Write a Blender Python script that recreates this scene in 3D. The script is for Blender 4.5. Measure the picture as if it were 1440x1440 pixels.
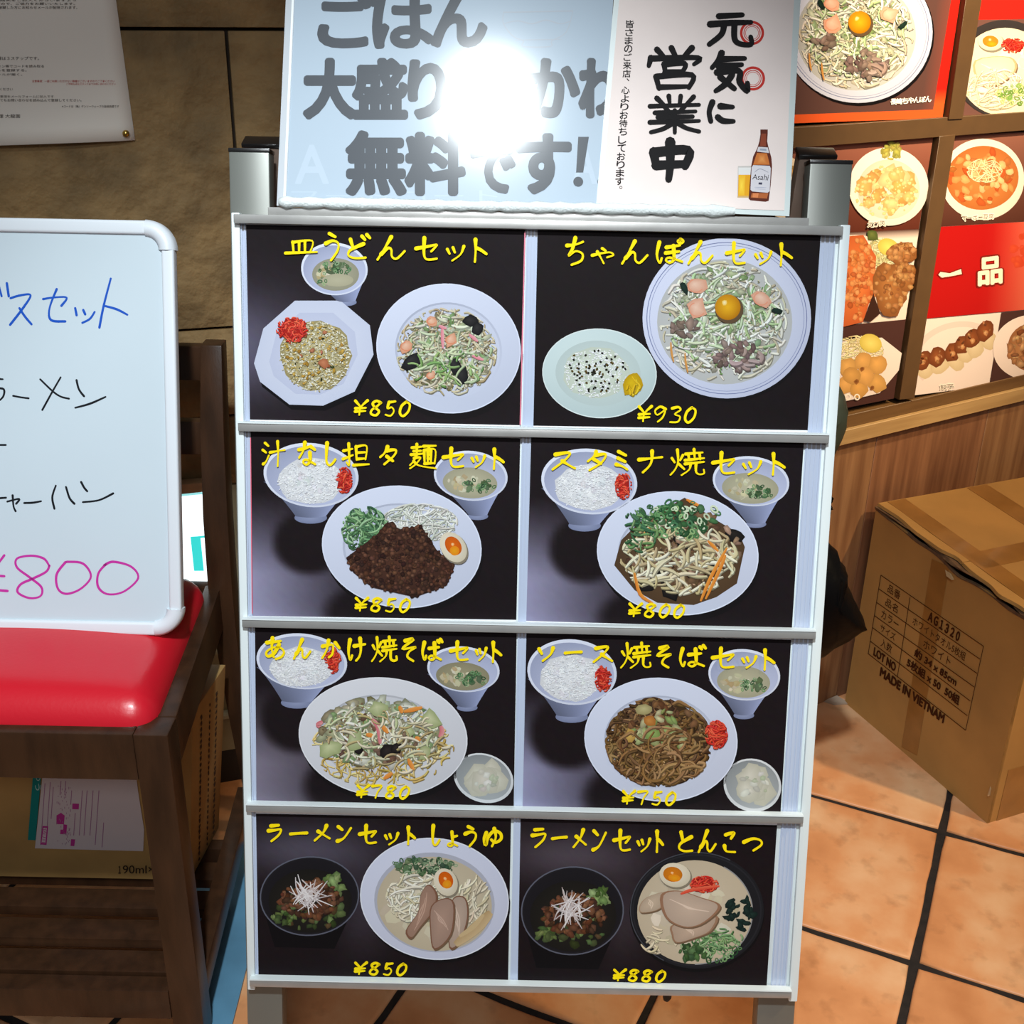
import bpy, bmesh, math, random
import numpy as np
from mathutils import Matrix, Vector
random.seed(7)
for o in list(bpy.data.objects): bpy.data.objects.remove(o)
SC = bpy.context.scene
COL = SC.collection
# ------------------------------------------------------------------ camera
H = 1.30; F = 1670.0; PITCH = 0.43218; ROLL = 0.01966
def cam_axes():
    f = np.array([0, math.cos(PITCH), -math.sin(PITCH)]); r0 = np.array([1., 0, 0]); u0 = np.cross(r0, f)
    return (math.cos(ROLL)*r0+math.sin(ROLL)*u0, -math.sin(ROLL)*r0+math.cos(ROLL)*u0, f)
CR, CU, CF = cam_axes(); CO = np.array([0, 0, H])
cd = bpy.data.cameras.new('camera'); cam = bpy.data.objects.new('camera', cd); COL.objects.link(cam)
cd.sensor_width = 36; cd.lens = 36*F/1440; cd.clip_start = 0.05
cam.matrix_world = Matrix(((CR[0], CU[0], -CF[0], 0), (CR[1], CU[1], -CF[1], 0), (CR[2], CU[2], -CF[2], H), (0, 0, 0, 1)))
SC.camera = cam
# ------------------------------------------------------------------ world, lamps, exposure
SC.view_settings.view_transform = 'Standard'; SC.view_settings.look = 'None'
SC.view_settings.exposure = 0.0; SC.view_settings.gamma = 1.0; SC.view_settings.use_curve_mapping = False
w = bpy.data.worlds.new('hall'); SC.world = w; w.use_nodes = True
w.node_tree.nodes['Background'].inputs[0].default_value = (0.80, 0.84, 0.90, 1)
w.node_tree.nodes['Background'].inputs[1].default_value = 0.12
def spot(name, loc, at, watts, col, size, blend, rad):
    l = bpy.data.lights.new(name, 'SPOT'); l.energy = watts; l.color = col; l.spot_size = math.radians(size)
    l.spot_blend = blend; l.shadow_soft_size = rad
    o = bpy.data.objects.new(name, l); COL.objects.link(o); o.location = loc
    o.rotation_euler = (Vector(at)-Vector(loc)).to_track_quat('-Z', 'Y').to_euler(); return o
def area(name, loc, at, watts, col, sx, sy):
    l = bpy.data.lights.new(name, 'AREA'); l.shape = 'RECTANGLE'; l.size = sx; l.size_y = sy; l.energy = watts; l.color = col
    o = bpy.data.objects.new(name, l); COL.objects.link(o); o.location = loc
    o.rotation_euler = (Vector(at)-Vector(loc)).to_track_quat('-Z', 'Y').to_euler(); return o
spot('ceiling_spot_white', (-0.09, -0.18, 2.60), (-0.18, 1.15, 0.42), 240, (0.88, 0.96, 1.0), 46, 0.7, 0.06)
area('added_fill_white', (0.0, -1.6, 2.6), (-0.1, 1.1, 0.4), 20, (0.94, 0.96, 1.0), 0.9, 0.5)  # added soft fill that lifts wall and stand, not a known ceiling fixture
spot('ceiling_spot_warm', (2.15, 0.75, 2.55), (1.12, 1.60, 0.25), 185, (1.0, 0.72, 0.40), 50, 0.6, 0.05)
spot('ceiling_spot_menu', (1.15, 1.00, 2.45), (0.70, 2.0, 1.20), 370, (1.0, 0.81, 0.54), 30, 1.0, 0.05)

# ------------------------------------------------------------------ helpers
def lin(c):
    return tuple(((v/255)/12.92 if v/255 <= 0.04045 else ((v/255+0.055)/1.055)**2.4) for v in c[:3])
MATS = {}
def M(name, rgb, rough=0.5, metal=0.0, noise=None, bump=None, coat=0.0, spec=0.5, coat_rough=0.1, aniso=None, emit=0.0, alpha=None, rgb2=None, transmission=0.0):
    if name in MATS: return MATS[name]
    m = bpy.data.materials.new(name); m.use_nodes = True; nt = m.node_tree; b = nt.nodes['Principled BSDF']
    b.inputs['Base Color'].default_value = (*lin(rgb), 1); b.inputs['Roughness'].default_value = rough
    b.inputs['Metallic'].default_value = metal; b.inputs['Coat Weight'].default_value = coat
    b.inputs['Coat Roughness'].default_value = coat_rough; b.inputs['Specular IOR Level'].default_value = spec
    b.inputs['Transmission Weight'].default_value = transmission
    if alpha is not None: b.inputs['Alpha'].default_value = alpha
    tc = nt.nodes.new('ShaderNodeTexCoord'); mp = nt.nodes.new('ShaderNodeMapping'); nt.links.new(tc.outputs['Object'], mp.inputs[0])
    if aniso: mp.inputs['Scale'].default_value = aniso
    if noise or rgb2:
        sc, amt = noise or (5, 0.1)
        n = nt.nodes.new('ShaderNodeTexNoise'); n.inputs['Scale'].default_value = sc; n.inputs['Detail'].default_value = 6
        nt.links.new(mp.outputs[0], n.inputs['Vector'])
        mx = nt.nodes.new('ShaderNodeMix'); mx.data_type = 'RGBA'
        c2 = rgb2 if rgb2 else tuple(v*(1-amt) for v in rgb)
        mx.inputs[6].default_value = (*lin(rgb), 1); mx.inputs[7].default_value = (*lin(c2), 1)
        mr = nt.nodes.new('ShaderNodeMapRange'); mr.inputs[1].default_value = 0.35; mr.inputs[2].default_value = 0.68
        nt.links.new(n.outputs[0], mr.inputs[0]); nt.links.new(mr.outputs[0], mx.inputs[0]); nt.links.new(mx.outputs[2], b.inputs['Base Color'])
    if bump:
        n = nt.nodes.new('ShaderNodeTexNoise'); n.inputs['Scale'].default_value = bump[0]; n.inputs['Detail'].default_value = 5
        nt.links.new(mp.outputs[0], n.inputs['Vector'])
        bp = nt.nodes.new('ShaderNodeBump'); bp.inputs['Strength'].default_value = bump[1]; bp.inputs['Distance'].default_value = bump[2] if len(bump) > 2 else 0.002
        nt.links.new(n.outputs[0], bp.inputs['Height']); nt.links.new(bp.outputs[0], b.inputs['Normal'])
    if emit:
        b.inputs['Emission Color'].default_value = (*lin(rgb), 1); b.inputs['Emission Strength'].default_value = emit
    MATS[name] = m; return m
def attr_mat(name, rough=0.45, spec=0.35, coat=0.0, emit=0.0, coat_rough=0.15):
    if name in MATS: return MATS[name]
    m = bpy.data.materials.new(name); m.use_nodes = True; nt = m.node_tree; b = nt.nodes['Principled BSDF']
    a = nt.nodes.new('ShaderNodeAttribute'); a.attribute_name = 'Col'
    nt.links.new(a.outputs['Color'], b.inputs['Base Color']); b.inputs['Roughness'].default_value = rough
    b.inputs['Specular IOR Level'].default_value = spec; b.inputs['Coat Weight'].default_value = coat; b.inputs['Coat Roughness'].default_value = coat_rough
    if emit:
        nt.links.new(a.outputs['Color'], b.inputs['Emission Color']); b.inputs['Emission Strength'].default_value = emit
    MATS[name] = m; return m
PRINT = attr_mat('printed_ink', 0.6, 0.12)
def props(o, label=None, cat=None, group=None, kind=None):
    if label: o['label'] = label
    if cat: o['category'] = cat
    if group: o['group'] = group
    if kind: o['kind'] = kind
    return o
def link(name, me, parent=None, mats=()):
    o = bpy.data.objects.new(name, me); COL.objects.link(o)
    if me is not None:
        for m in mats: me.materials.append(m)
    if parent is not None: o.parent = parent
    return o
def empty(name, mat=None):
    o = bpy.data.objects.new(name, None); COL.objects.link(o); o.empty_display_size = 0.05
    if mat is not None: o.matrix_world = mat
    return o
class MB:
    def __init__(s): s.v = []; s.f = []
    def box(s, a, b):
        x0, y0, z0 = a; x1, y1, z1 = b
        return s.hexa([(x0, y0, z0), (x1, y0, z0), (x1, y1, z0), (x0, y1, z0), (x0, y0, z1), (x1, y0, z1), (x1, y1, z1), (x0, y1, z1)])
    def hexa(s, p):
        k = len(s.v); s.v += [tuple(q) for q in p]
        s.f += [tuple(k+i for i in q) for q in ((0, 3, 2, 1), (4, 5, 6, 7), (0, 1, 5, 4), (1, 2, 6, 5), (2, 3, 7, 6), (3, 0, 4, 7))]; return s
    def bar(s, p0, p1, w, d, side=(1, 0, 0)):
        p0 = Vector(p0); p1 = Vector(p1); ax = (p1-p0).normalized(); sx = Vector(side); sx = (sx-ax*sx.dot(ax)).normalized(); sy = ax.cross(sx)
        c = [(-w/2, -d/2), (w/2, -d/2), (w/2, d/2), (-w/2, d/2)]
        return s.hexa([p0+sx*a+sy*b for a, b in c]+[p1+sx*a+sy*b for a, b in c])
    def sweep(s, rings):
        k = len(s.v); n = len(rings[0])
        for r in rings: s.v += [tuple(q) for q in r]
        for i in range(len(rings)-1):
            for j in range(n):
                a = k+i*n+j; b = k+i*n+(j+1) % n; s.f.append((a, b, b+n, a+n))
        s.f.append(tuple(k+j for j in reversed(range(n)))); s.f.append(tuple(k+(len(rings)-1)*n+j for j in range(n))); return s
    def tube(s, pts, r, n=10):
        pts = [Vector(p) for p in pts]; rings = []
        for i, p in enumerate(pts):
            t = (pts[min(i+1, len(pts)-1)]-pts[max(i-1, 0)]).normalized()
            u = t.orthogonal().normalized() if i == 0 else (u-t*u.dot(t)).normalized()
            v = t.cross(u); rr = r[i] if isinstance(r, (list, tuple)) else r
            rings.append([p+u*rr*math.cos(2*math.pi*k/n)+v*rr*math.sin(2*math.pi*k/n) for k in range(n)])
        return s.sweep(rings)
    def build(s, name, mat, parent=None, bevel=0.0, seg=2, smooth=False):
        me = bpy.data.meshes.new(name); me.from_pydata(s.v, [], s.f); me.update()
        if bevel:
            bm = bmesh.new(); bm.from_mesh(me)
            bmesh.ops.recalc_face_normals(bm, faces=bm.faces)
            bmesh.ops.bevel(bm, geom=[e for e in bm.edges if len(e.link_faces) == 2 and e.calc_face_angle(0) > 0.5], offset=bevel, segments=seg, profile=0.6, affect='EDGES')
            bm.to_mesh(me); bm.free()
        if smooth or bevel:
            for p in me.polygons: p.use_smooth = True
            try: me.set_sharp_from_angle(angle=math.radians(38 if not smooth else 80))
            except Exception: pass
        return link(name, me, parent, [mat])
# a real flat surface in the room: origin, unit right, unit up; hit() gives the surface point behind a picture point of the survey photo
class Plane:
    def __init__(s, o, x, y):
        s.o = np.array(o, float); s.x = np.array(x, float); s.y = np.array(y, float); s.n = np.cross(s.x, s.y)
    def hit(s, px, py, n=0.0):
        d = CF+CR*((px-720)/F)+CU*((720-py)/F); q = s.o+s.n*n; t = np.dot(q-CO, s.n)/np.dot(d, s.n); p = CO+d*t-s.o
        return float(p@s.x), float(p@s.y)
    def w(s, a, b, n=0.0): return s.o+s.x*a+s.y*b+s.n*n
    def mat(s, a=0, b=0, n=0):
        p = s.w(a, b, n); return Matrix(((s.x[0], s.y[0], s.n[0], p[0]), (s.x[1], s.y[1], s.n[1], p[1]), (s.x[2], s.y[2], s.n[2], p[2]), (0, 0, 0, 1)))
def sm(pts, k=5):
    """Catmull-Rom through the points"""
    if len(pts) < 3:
        a, b = pts; return [tuple(a[i]+(b[i]-a[i])*t/3 for i in range(len(a))) for t in range(4)]
    P = [pts[0]]+list(pts)+[pts[-1]]; out = []
    for i in range(1, len(P)-2):
        for j in range(k):
            t = j/k; out.append(tuple(0.5*(2*P[i][q]+(P[i+1][q]-P[i-1][q])*t+(2*P[i-1][q]-5*P[i][q]+4*P[i+1][q]-P[i+2][q])*t*t+(3*P[i][q]-P[i-1][q]-3*P[i+1][q]+P[i+2][q])*t**3) for q in range(len(P[0]))))
    out.append(tuple(pts[-1])); return out
R = random.Random(3)
def jit(c, a=14):
    k = R.uniform(-a, a); return tuple(max(0, min(255, v+k+R.uniform(-a, a)*0.3)) for v in c)
class Print:
    """ink laid down as thin coloured pieces, one over the other, on a Plane"""
    def __init__(s, plane, a0=0, b0=0, base=0.0002, dz=1.3e-6, gain=1.0):
        s.p = plane; s.a0 = a0; s.b0 = b0; s.z = base; s.dz = dz; s.v = []; s.f = []; s.c = []; s.gain = gain
    def add(s, pts, faces, cols):
        """cols: one per point, or a single colour"""
        k = len(s.v); single = not isinstance(cols[0], (tuple, list)); s.z += s.dz
        for x, y in pts:
            a, b = s.p.hit(x, y, 0); s.v.append((a-s.a0, b-s.b0, s.z))
        g_ = s.gain; L = [tuple(v*g_ for v in lin(cols))]*len(pts) if single else [tuple(v*g_ for v in lin(c)) for c in cols]
        for f in faces:
            s.f.append(tuple(k+i for i in f)); s.c.append([L[i] for i in f])
    def poly(s, pts, col):
        s.add(pts, [tuple(range(len(pts)))], col)
    def fan(s, c, ring, cc, cr):
        n = len(ring); s.add([c]+ring, [(0, i+1, (i+1) % n+1) for i in range(n)], [cc]+[cr]*n)
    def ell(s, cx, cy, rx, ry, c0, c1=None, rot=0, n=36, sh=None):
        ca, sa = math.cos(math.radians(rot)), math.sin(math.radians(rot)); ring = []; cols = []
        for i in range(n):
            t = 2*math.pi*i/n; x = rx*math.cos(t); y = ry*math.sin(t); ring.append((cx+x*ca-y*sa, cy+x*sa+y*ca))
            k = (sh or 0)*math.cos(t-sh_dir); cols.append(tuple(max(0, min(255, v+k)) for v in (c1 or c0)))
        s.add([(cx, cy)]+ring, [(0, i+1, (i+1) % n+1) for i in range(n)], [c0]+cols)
    def ring(s, cx, cy, rx, ry, wd, col, rot=0, n=36, a0=0, a1=360):
        ca, sa = math.cos(math.radians(rot)), math.sin(math.radians(rot)); pts = []
        for i in range(n+1):
            t = math.radians(a0+(a1-a0)*i/n)
            for q in (0, 1):
                x = (rx-q*wd)*math.cos(t); y = (ry-q*wd)*math.sin(t); pts.append((cx+x*ca-y*sa, cy+x*sa+y*ca))
        s.add(pts, [(2*i, 2*i+1, 2*i+3, 2*i+2) for i in range(n)], col)
    def strand(s, pts, wd, col, k=4, taper=0.5, hi=None, rnd=False):
        P = sm(pts, k); n = len(P); L = []; cols = []
        for i, q in enumerate(P):
            a = P[max(i-1, 0)]; b = P[min(i+1, n-1)]; dx, dy = b[0]-a[0], b[1]-a[1]; l = math.hypot(dx, dy) or 1
            ww = (q[2] if len(q) > 2 else wd*(1-(1-taper)*abs(2*i/(n-1)-1)**2))/2
            L += [(q[0]-dy/l*ww, q[1]+dx/l*ww), (q[0]+dy/l*ww, q[1]-dx/l*ww)]
            cols += [col, hi or col]
        faces = [(2*i, 2*i+1, 2*i+3, 2*i+2) for i in range(n-1)]
        if rnd:
            for e, g in ((0, 1), (n-1, -1)):
                q = P[e]; ww = (q[2] if len(q) > 2 else wd)/2; o = P[e+g]; dx, dy = q[0]-o[0], q[1]-o[1]; l = math.hypot(dx, dy) or 1; th = math.atan2(dy, dx)
                k0 = len(L); L += [(q[0]+ww*math.cos(th+math.pi*(j/4-0.5)), q[1]+ww*math.sin(th+math.pi*(j/4-0.5))) for j in range(5)]; cols += [col]*5
                faces.append(tuple(range(k0, k0+5)))
        s.add(L, faces, cols)
    def blob(s, cx, cy, r, col, col2=None, asp=1.0, rot=None, n=8, rough=0.25):
        rot = R.uniform(0, 6.28) if rot is None else rot; ring = []
        for i in range(n):
            t = 2*math.pi*i/n; q = r*(1+R.uniform(-rough, rough)); x = q*math.cos(t); y = q*asp*math.sin(t)
            ring.append((cx+x*math.cos(rot)-y*math.sin(rot), cy+x*math.sin(rot)+y*math.cos(rot)))
        s.fan((cx-r*0.15, cy-r*0.2), ring, col, col2 or tuple(v*0.78 for v in col))
    def build(s, name, parent, mat=None):
        me = bpy.data.meshes.new(name); me.from_pydata(s.v, [], s.f)
        at = me.color_attributes.new('Col', 'FLOAT_COLOR', 'CORNER')
        flat = [x for c in s.c for q in c for x in (*q, 1.0)]
        at.data.foreach_set('color', flat)
        me.update(); return link(name, me, parent, [mat or PRINT])
sh_dir = -2.2
# ------------------------------------------------------------------ brush lettering: strokes in a 100 box
G = {
'皿': '22,25 25,75|22,28 82,20 76,76|42,26 42,76|60,24 60,75|0,82 97,76', 'う': '35,2 62,14|18,38 50,28 76,38 72,65 42,99', 'ど': '32,20 40,52|75,38 32,62 26,84 48,94 82,92|70,8 80,22|86,2 96,15',
'と': '32,8 40,45|80,30 32,58 24,82 48,94 84,92', 'ん': '52,2 30,50 6,98|18,75 40,50 52,56 54,84 70,94 97,62', 'セ': '2,46 60,36 92,30 84,42 68,58|38,2 36,60 42,86 60,92 92,88', 'ッ': '4,42 16,64|34,34 44,58|92,28 74,68 30,98',
'ト': '35,0 36,50 32,99|40,38 62,46 92,64', 'ち': '8,30 50,26 85,16|48,2 34,42 16,66 50,50 82,60 76,84 30,99', 'ゃ': '5,50 40,38 78,32 92,48 66,62|46,8 60,22|26,28 40,64 52,98', 'ぽ': '16,14 8,55 10,80 18,95 24,76|40,34 86,26|38,56 84,50|64,28 66,78 52,94 38,84 52,74 94,90|88,3 96,10 88,17 80,10 88,3',
'汁': '14,6 28,18|4,34 18,44|6,90 18,80 30,56|36,44 70,38 99,34|68,0 70,50 68,99', 'な': '8,32 34,28 60,20|40,2 30,38 10,66|70,18 92,32|66,44 66,80 48,96 30,84 48,74 94,94', 'し': '30,0 24,40 24,80 44,98 70,92 98,72',
'担': '2,32 36,24|22,2 24,90 14,80|0,66 38,50|50,14 52,70|50,16 90,12 86,68|54,40 84,38|54,66 86,64|40,92 99,88', '々': '40,0 26,34 4,58|36,22 80,18 72,50 24,99|36,54 66,80', '麺': '8,16 46,12|14,30 42,28|4,44 48,40|26,2 26,42|24,46 14,70 0,86|16,58 40,56 22,82 0,99|14,70 36,88 99,99|52,10 99,8|74,10 68,26|54,26 56,80|54,26 96,24 94,80|68,28 68,78|80,28 80,78|68,44 80,44|68,60 80,60|56,80 94,78',
'ス': '14,14 76,4 54,46 2,98|44,50 70,72 98,92', 'タ': '46,0 34,26 6,52|42,20 92,14 72,58 14,99|34,40 70,64', 'ミ': '22,4 80,24|16,38 76,58|4,72 50,82 92,99', 'ナ': '0,40 50,34 99,28|56,0 54,44 42,72 16,99', '焼': '6,34 14,50|38,22 30,42|22,2 24,46 16,76 2,98|26,56 42,76|46,18 95,12|70,0 72,34|54,22 56,40|86,18 88,38|44,42 99,34|44,56 99,48|60,56 56,78 34,99|76,54 76,86 86,96 99,92 98,78',
'あ': '12,22 80,14|40,0 36,50 46,90|72,30 46,74 16,86 10,66 40,46 78,46 96,66 84,88 56,99', 'か': '2,34 40,26 62,30 58,76 38,94|36,2 24,56 0,98|74,14 98,44', 'け': '14,6 6,50 8,78 16,96 26,76|38,34 98,26|70,0 74,50 66,80 48,99', 'そ': '28,8 78,2 10,44 94,36 54,56 42,80 78,99', 'ば': '16,14 8,55 10,80 18,95 24,76|38,42 82,36|62,16 64,78 50,96 36,86 52,76 92,94|78,6 84,16|90,0 98,12',
'ソ': '4,8 22,44|96,0 78,52 28,99', 'ー': '0,60 50,52 99,48', 'ラ': '22,6 80,2|4,36 50,32 97,28 80,62 26,99', 'メ': '76,0 54,46 0,98|22,38 60,62 96,84', 'ン': '10,14 38,32|4,96 50,78 99,22', 'ょ': '46,0 52,84 28,99 6,90 32,78 97,96|54,36 94,28', 'ゆ': '14,22 4,56 10,92 22,50 54,14 88,26 92,58 62,78 40,62|56,0 64,50 44,99', 'こ': '16,16 50,10 88,8 62,32|6,66 22,90 96,94', 'つ': '0,34 50,8 90,22 94,56 52,98',
'¥': '6,2 46,46|96,0 46,46 34,99|6,54 84,50|4,76 80,72', '8': '92,12 58,0 26,16 40,42 76,70 52,98 12,88 18,62 58,38 92,12', '5': '38,4 24,46 62,40 82,66 52,97 4,90|38,6 96,0', '0': '62,1 22,30 8,76 34,99 78,66 90,20 62,1', '9': '90,16 54,0 18,26 34,54 86,24 70,70 36,99', '3': '20,8 66,0 84,18 40,44 80,60 62,92 4,94', '7': '8,8 94,4 58,50 36,99',
'元': '24,8 78,4|4,32 50,28 98,26|36,34 30,62 2,92|60,30 60,74 72,90 98,92 97,70', '気': '30,0 20,20 4,38|26,16 92,14|22,34 84,30|18,50 76,46 78,74 99,99 99,78|58,56 40,80 14,98|26,62 64,92', 'に': '20,2 8,50 14,96|50,22 96,26|40,76 60,94 99,96',
'営': '18,4 32,22|46,0 54,20|86,0 68,24|6,24 2,44|6,26 98,24 90,40|32,40 34,60|32,40 72,38 68,58|34,60 68,58|16,70 22,99|16,70 86,66 80,97|22,96 80,94', '業': '38,0 40,22|62,0 60,22|14,6 28,24|88,2 74,22|0,28 99,24|30,30 38,42|70,28 60,42|10,46 92,42|16,58 86,56|0,72 99,68|50,40 50,100|44,76 26,90 2,99|56,74 74,88 99,97', '中': '8,26 14,66|8,28 96,22 88,64|14,62 88,58|50,0 50,60 46,99'}
def brush(p, ch, box, pen, col, heavy=False):
    x0, y0, x1, y1 = box; S = [[tuple(float(v) for v in q.split(',')) for q in st.split(' ')] for st in G[ch].split('|')]
    xs = [q[0] for s_ in S for q in s_]; ys = [q[1] for s_ in S for q in s_]; ax, bx, ay, by = min(xs), max(xs), min(ys), max(ys)
    h = pen/2
    for st in S:
        n = len(st); pts = []
        tot = math.hypot((st[-1][0]-st[0][0])*(x1-x0)/100, (st[-1][1]-st[0][1])*(y1-y0)/100)
        for i, q in enumerate(st):
            t = i/(n-1)
            wd = pen*((1.0-0.25*t) if tot < pen*3.2 else (1.12-0.45*math.sin(math.pi*min(1, t*1.1))-0.5*t*t))
            if heavy: wd = pen*(0.95-0.25*t+R.uniform(-0.06, 0.1))
            if ch == 'ー': wd = pen*(0.85 if n == 3 and i != 1 else 0.7)
            pts.append((x0+h+(q[0]-ax)/max(bx-ax, 1)*(x1-x0-2*h), y0+h+(q[1]-ay)/max(by-ay, 1)*(y1-y0-2*h), wd))
        p.strand(pts, pen, col, k=5, rnd=True)
# type from the built-in font, returned as flat polygons in a unit box
GL = {}
def font_mesh(text, off=0.0, shear=0.0):
    key = (text, off, shear)
    if key in GL: return GL[key]
    c = bpy.data.curves.new('type', 'FONT'); c.body = text; c.offset = off; c.shear = shear; c.resolution_u = 4; c.fill_mode = 'FRONT'
    o = bpy.data.objects.new('type', c); COL.objects.link(o); bpy.context.view_layer.update()
    me = bpy.data.meshes.new_from_object(o.evaluated_get(bpy.context.evaluated_depsgraph_get()))
    v = [(q.co.x, q.co.y) for q in me.vertices]; f = [tuple(q.vertices) for q in me.polygons]
    bpy.data.objects.remove(o); bpy.data.curves.remove(c); bpy.data.meshes.remove(me)
    xs = [q[0] for q in v] or [0, 1]; ys = [q[1] for q in v] or [0, 1]
    dx = max(max(xs)-min(xs), 1e-4); dy = max(max(ys)-min(ys), 1e-4)
    GL[key] = ([((q[0]-min(xs))/dx, (q[1]-min(ys))/dy) for q in v], f, dx/dy); return GL[key]
def typ(p, text, quad, col, off=0.01, shear=0.0):
    """text stretched on a picture quad: tl, tr, br, bl; bold weights are restruck round a small circle"""
    v, f, _ = font_mesh(text, 0.0, shear); tl, tr, br, bl = quad
    size = math.hypot(tl[0]-bl[0], tl[1]-bl[1]); rad = size*max(0, off-0.012)*1.1
    K_ = 16 if size > 40 else 8
    for k in range(K_ if rad > 0.15 else 0):
        a = k*2*math.pi/K_; dx, dy = rad*math.cos(a), rad*math.sin(a)
        q = [(x+dx, y+dy) for x, y in quad]; T_, T2, B2, B_ = q
        p.add([(B_[0]*(1-u)*(1-w_)+B2[0]*u*(1-w_)+T_[0]*(1-u)*w_+T2[0]*u*w_, B_[1]*(1-u)*(1-w_)+B2[1]*u*(1-w_)+T_[1]*(1-u)*w_+T2[1]*u*w_) for u, w_ in v], f, col)
    pts = [(bl[0]*(1-a)*(1-b)+br[0]*a*(1-b)+tl[0]*(1-a)*b+tr[0]*a*b, bl[1]*(1-a)*(1-b)+br[1]*a*(1-b)+tl[1]*(1-a)*b+tr[1]*a*b) for a, b in v]
    p.add(pts, f, col)
def tbox(p, text, x0, y0, x1, y1, col, off=0.01, shear=0.0): typ(p, text, ((x0, y0), (x1, y0), (x1, y1), (x0, y1)), col, off, shear)

# ------------------------------------------------------------------ surfaces
BY = -0.00261; BL = 0.25423; W = 0.643; P = 0.22092
bX = np.array([math.cos(BY), math.sin(BY), 0]); bh = np.array([-math.sin(BY), math.cos(BY), 0])
BOARD = Plane((-0.29977, 1.27299, H-0.24604), bX, np.array([0, 0, 1])*math.cos(BL)+bh*math.sin(BL))
fl = Plane((0, 0, 0), (1, 0, 0), (0, 1, 0))
def onfloor(px, py, z=0.0):
    d = CF+CR*((px-720)/F)+CU*((720-py)/F); return CO+d*((z-H)/d[2])
WYL, WYR = 0.31285, 0.55424
pl = onfloor(325, 1098); WALL_L = Plane(pl, (math.cos(WYL), math.sin(WYL), 0), (0, 0, 1))
pr = onfloor(1183, 978); WALL_R = Plane(pr, (math.cos(WYR), math.sin(WYR), 0), (0, 0, 1))

# ================================================================== setting: floor
TY = -0.42963; TS = 0.24656*H; TOX, TOY = 0.00205*H, 1.33944*H
grout = M('dark_grout', (38, 30, 26), 0.95, noise=(60, 0.4), bump=(200, 0.5))
def tile_mat():
    m = M('terracotta_glaze', (206, 146, 106), 0.42, bump=(18, 0.25, 0.002)); nt = m.node_tree; b = nt.nodes['Principled BSDF']
    oi = nt.nodes.new('ShaderNodeObjectInfo'); tc = nt.nodes.new('ShaderNodeTexCoord')
    n1 = nt.nodes.new('ShaderNodeTexNoise'); n1.inputs['Scale'].default_value = 7; n1.inputs['Detail'].default_value = 8; n1.noise_dimensions = '4D'
    n2 = nt.nodes.new('ShaderNodeTexNoise'); n2.inputs['Scale'].default_value = 22; n2.inputs['Detail'].default_value = 10
    mu = nt.nodes.new('ShaderNodeMath'); mu.operation = 'MULTIPLY'; mu.inputs[1].default_value = 40
    nt.links.new(oi.outputs['Random'], mu.inputs[0]); nt.links.new(mu.outputs[0], n1.inputs['W'])
    nt.links.new(tc.outputs['Object'], n1.inputs['Vector']); nt.links.new(tc.outputs['Object'], n2.inputs['Vector'])
    r = nt.nodes.new('ShaderNodeValToRGB'); r.color_ramp.elements[0].position = 0.3; r.color_ramp.elements[0].color = (*lin((190, 122, 74)), 1)
    r.color_ramp.elements[1].position = 0.72; r.color_ramp.elements[1].color = (*lin((234, 192, 148)), 1)
    e = r.color_ramp.elements.new(0.5); e.color = (*lin((216, 150, 100)), 1)
    nt.links.new(n1.outputs[0], r.inputs[0])
    mx = nt.nodes.new('ShaderNodeMix'); mx.data_type = 'RGBA'; mx.blend_type = 'MULTIPLY'
    r2 = nt.nodes.new('ShaderNodeValToRGB'); r2.color_ramp.elements[0].position = 0.28; r2.color_ramp.elements[0].color = (0.55, 0.5, 0.46, 1); r2.color_ramp.elements[1].position = 0.45; r2.color_ramp.elements[1].color = (1, 1, 1, 1)
    nt.links.new(n2.outputs[0], r2.inputs[0]); mx.inputs[0].default_value = 0.6
    nt.links.new(r.outputs[0], mx.inputs[6]); nt.links.new(r2.outputs[0], mx.inputs[7]); nt.links.new(mx.outputs[2], b.inputs['Base Color'])
    return m
TM = tile_mat()
floor = MB().box((-2.2, -0.4, -0.06), (3.0, 3.2, -0.004)).build('floor', grout); props(floor, kind='structure')
ca, sa = math.cos(TY), math.sin(TY); g = 0.0055
rt = random.Random(5)
shapes = []
for k in range(5):
    a = TS/2-g; pts = []
    N = 7
    for (x0, y0, x1, y1) in ((-a, -a, a, -a), (a, -a, a, a), (a, a, -a, a), (-a, a, -a, -a)):
        for i in range(N):
            t = i/N; j = rt.uniform(-0.0012, 0.0012) if i else -0.002
            x = x0+(x1-x0)*t; y = y0+(y1-y0)*t; l = math.hypot(x, y); pts.append((x+x/l*j, y+y/l*j))
    me = bpy.data.meshes.new('tile'); n = len(pts)
    v = [(x, y, -0.006) for x, y in pts]+[(x, y, -0.0022) for x, y in pts]+[(x*0.985, y*0.985, -0.0004) for x, y in pts]+[(x*0.955, y*0.955, 0) for x, y in pts]
    f = [(L*n+i, L*n+(i+1) % n, (L+1)*n+(i+1) % n, (L+1)*n+i) for L in range(3) for i in range(n)]+[tuple(3*n+i for i in range(n))]
    me.from_pydata(v, [], f); me.materials.append(TM)
    for q in me.polygons: q.use_smooth = True
    shapes.append(me)
for i in range(-12, 13):
    for j in range(-12, 13):
        u = TOX+(i+0.5)*TS; vv = TOY+(j+0.5)*TS; x = u*ca-vv*sa; y = u*sa+vv*ca
        if -1.3 < x < 2.0 and 0.55 < y < 2.9:
            o = bpy.data.objects.new('tile', rt.choice(shapes)); COL.objects.link(o); o.parent = floor
            o.location = (x, y, rt.uniform(-0.0006, 0.0004)); o.rotation_euler = (0, 0, TY+rt.choice([0, 1, 2, 3])*math.pi/2)
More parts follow.
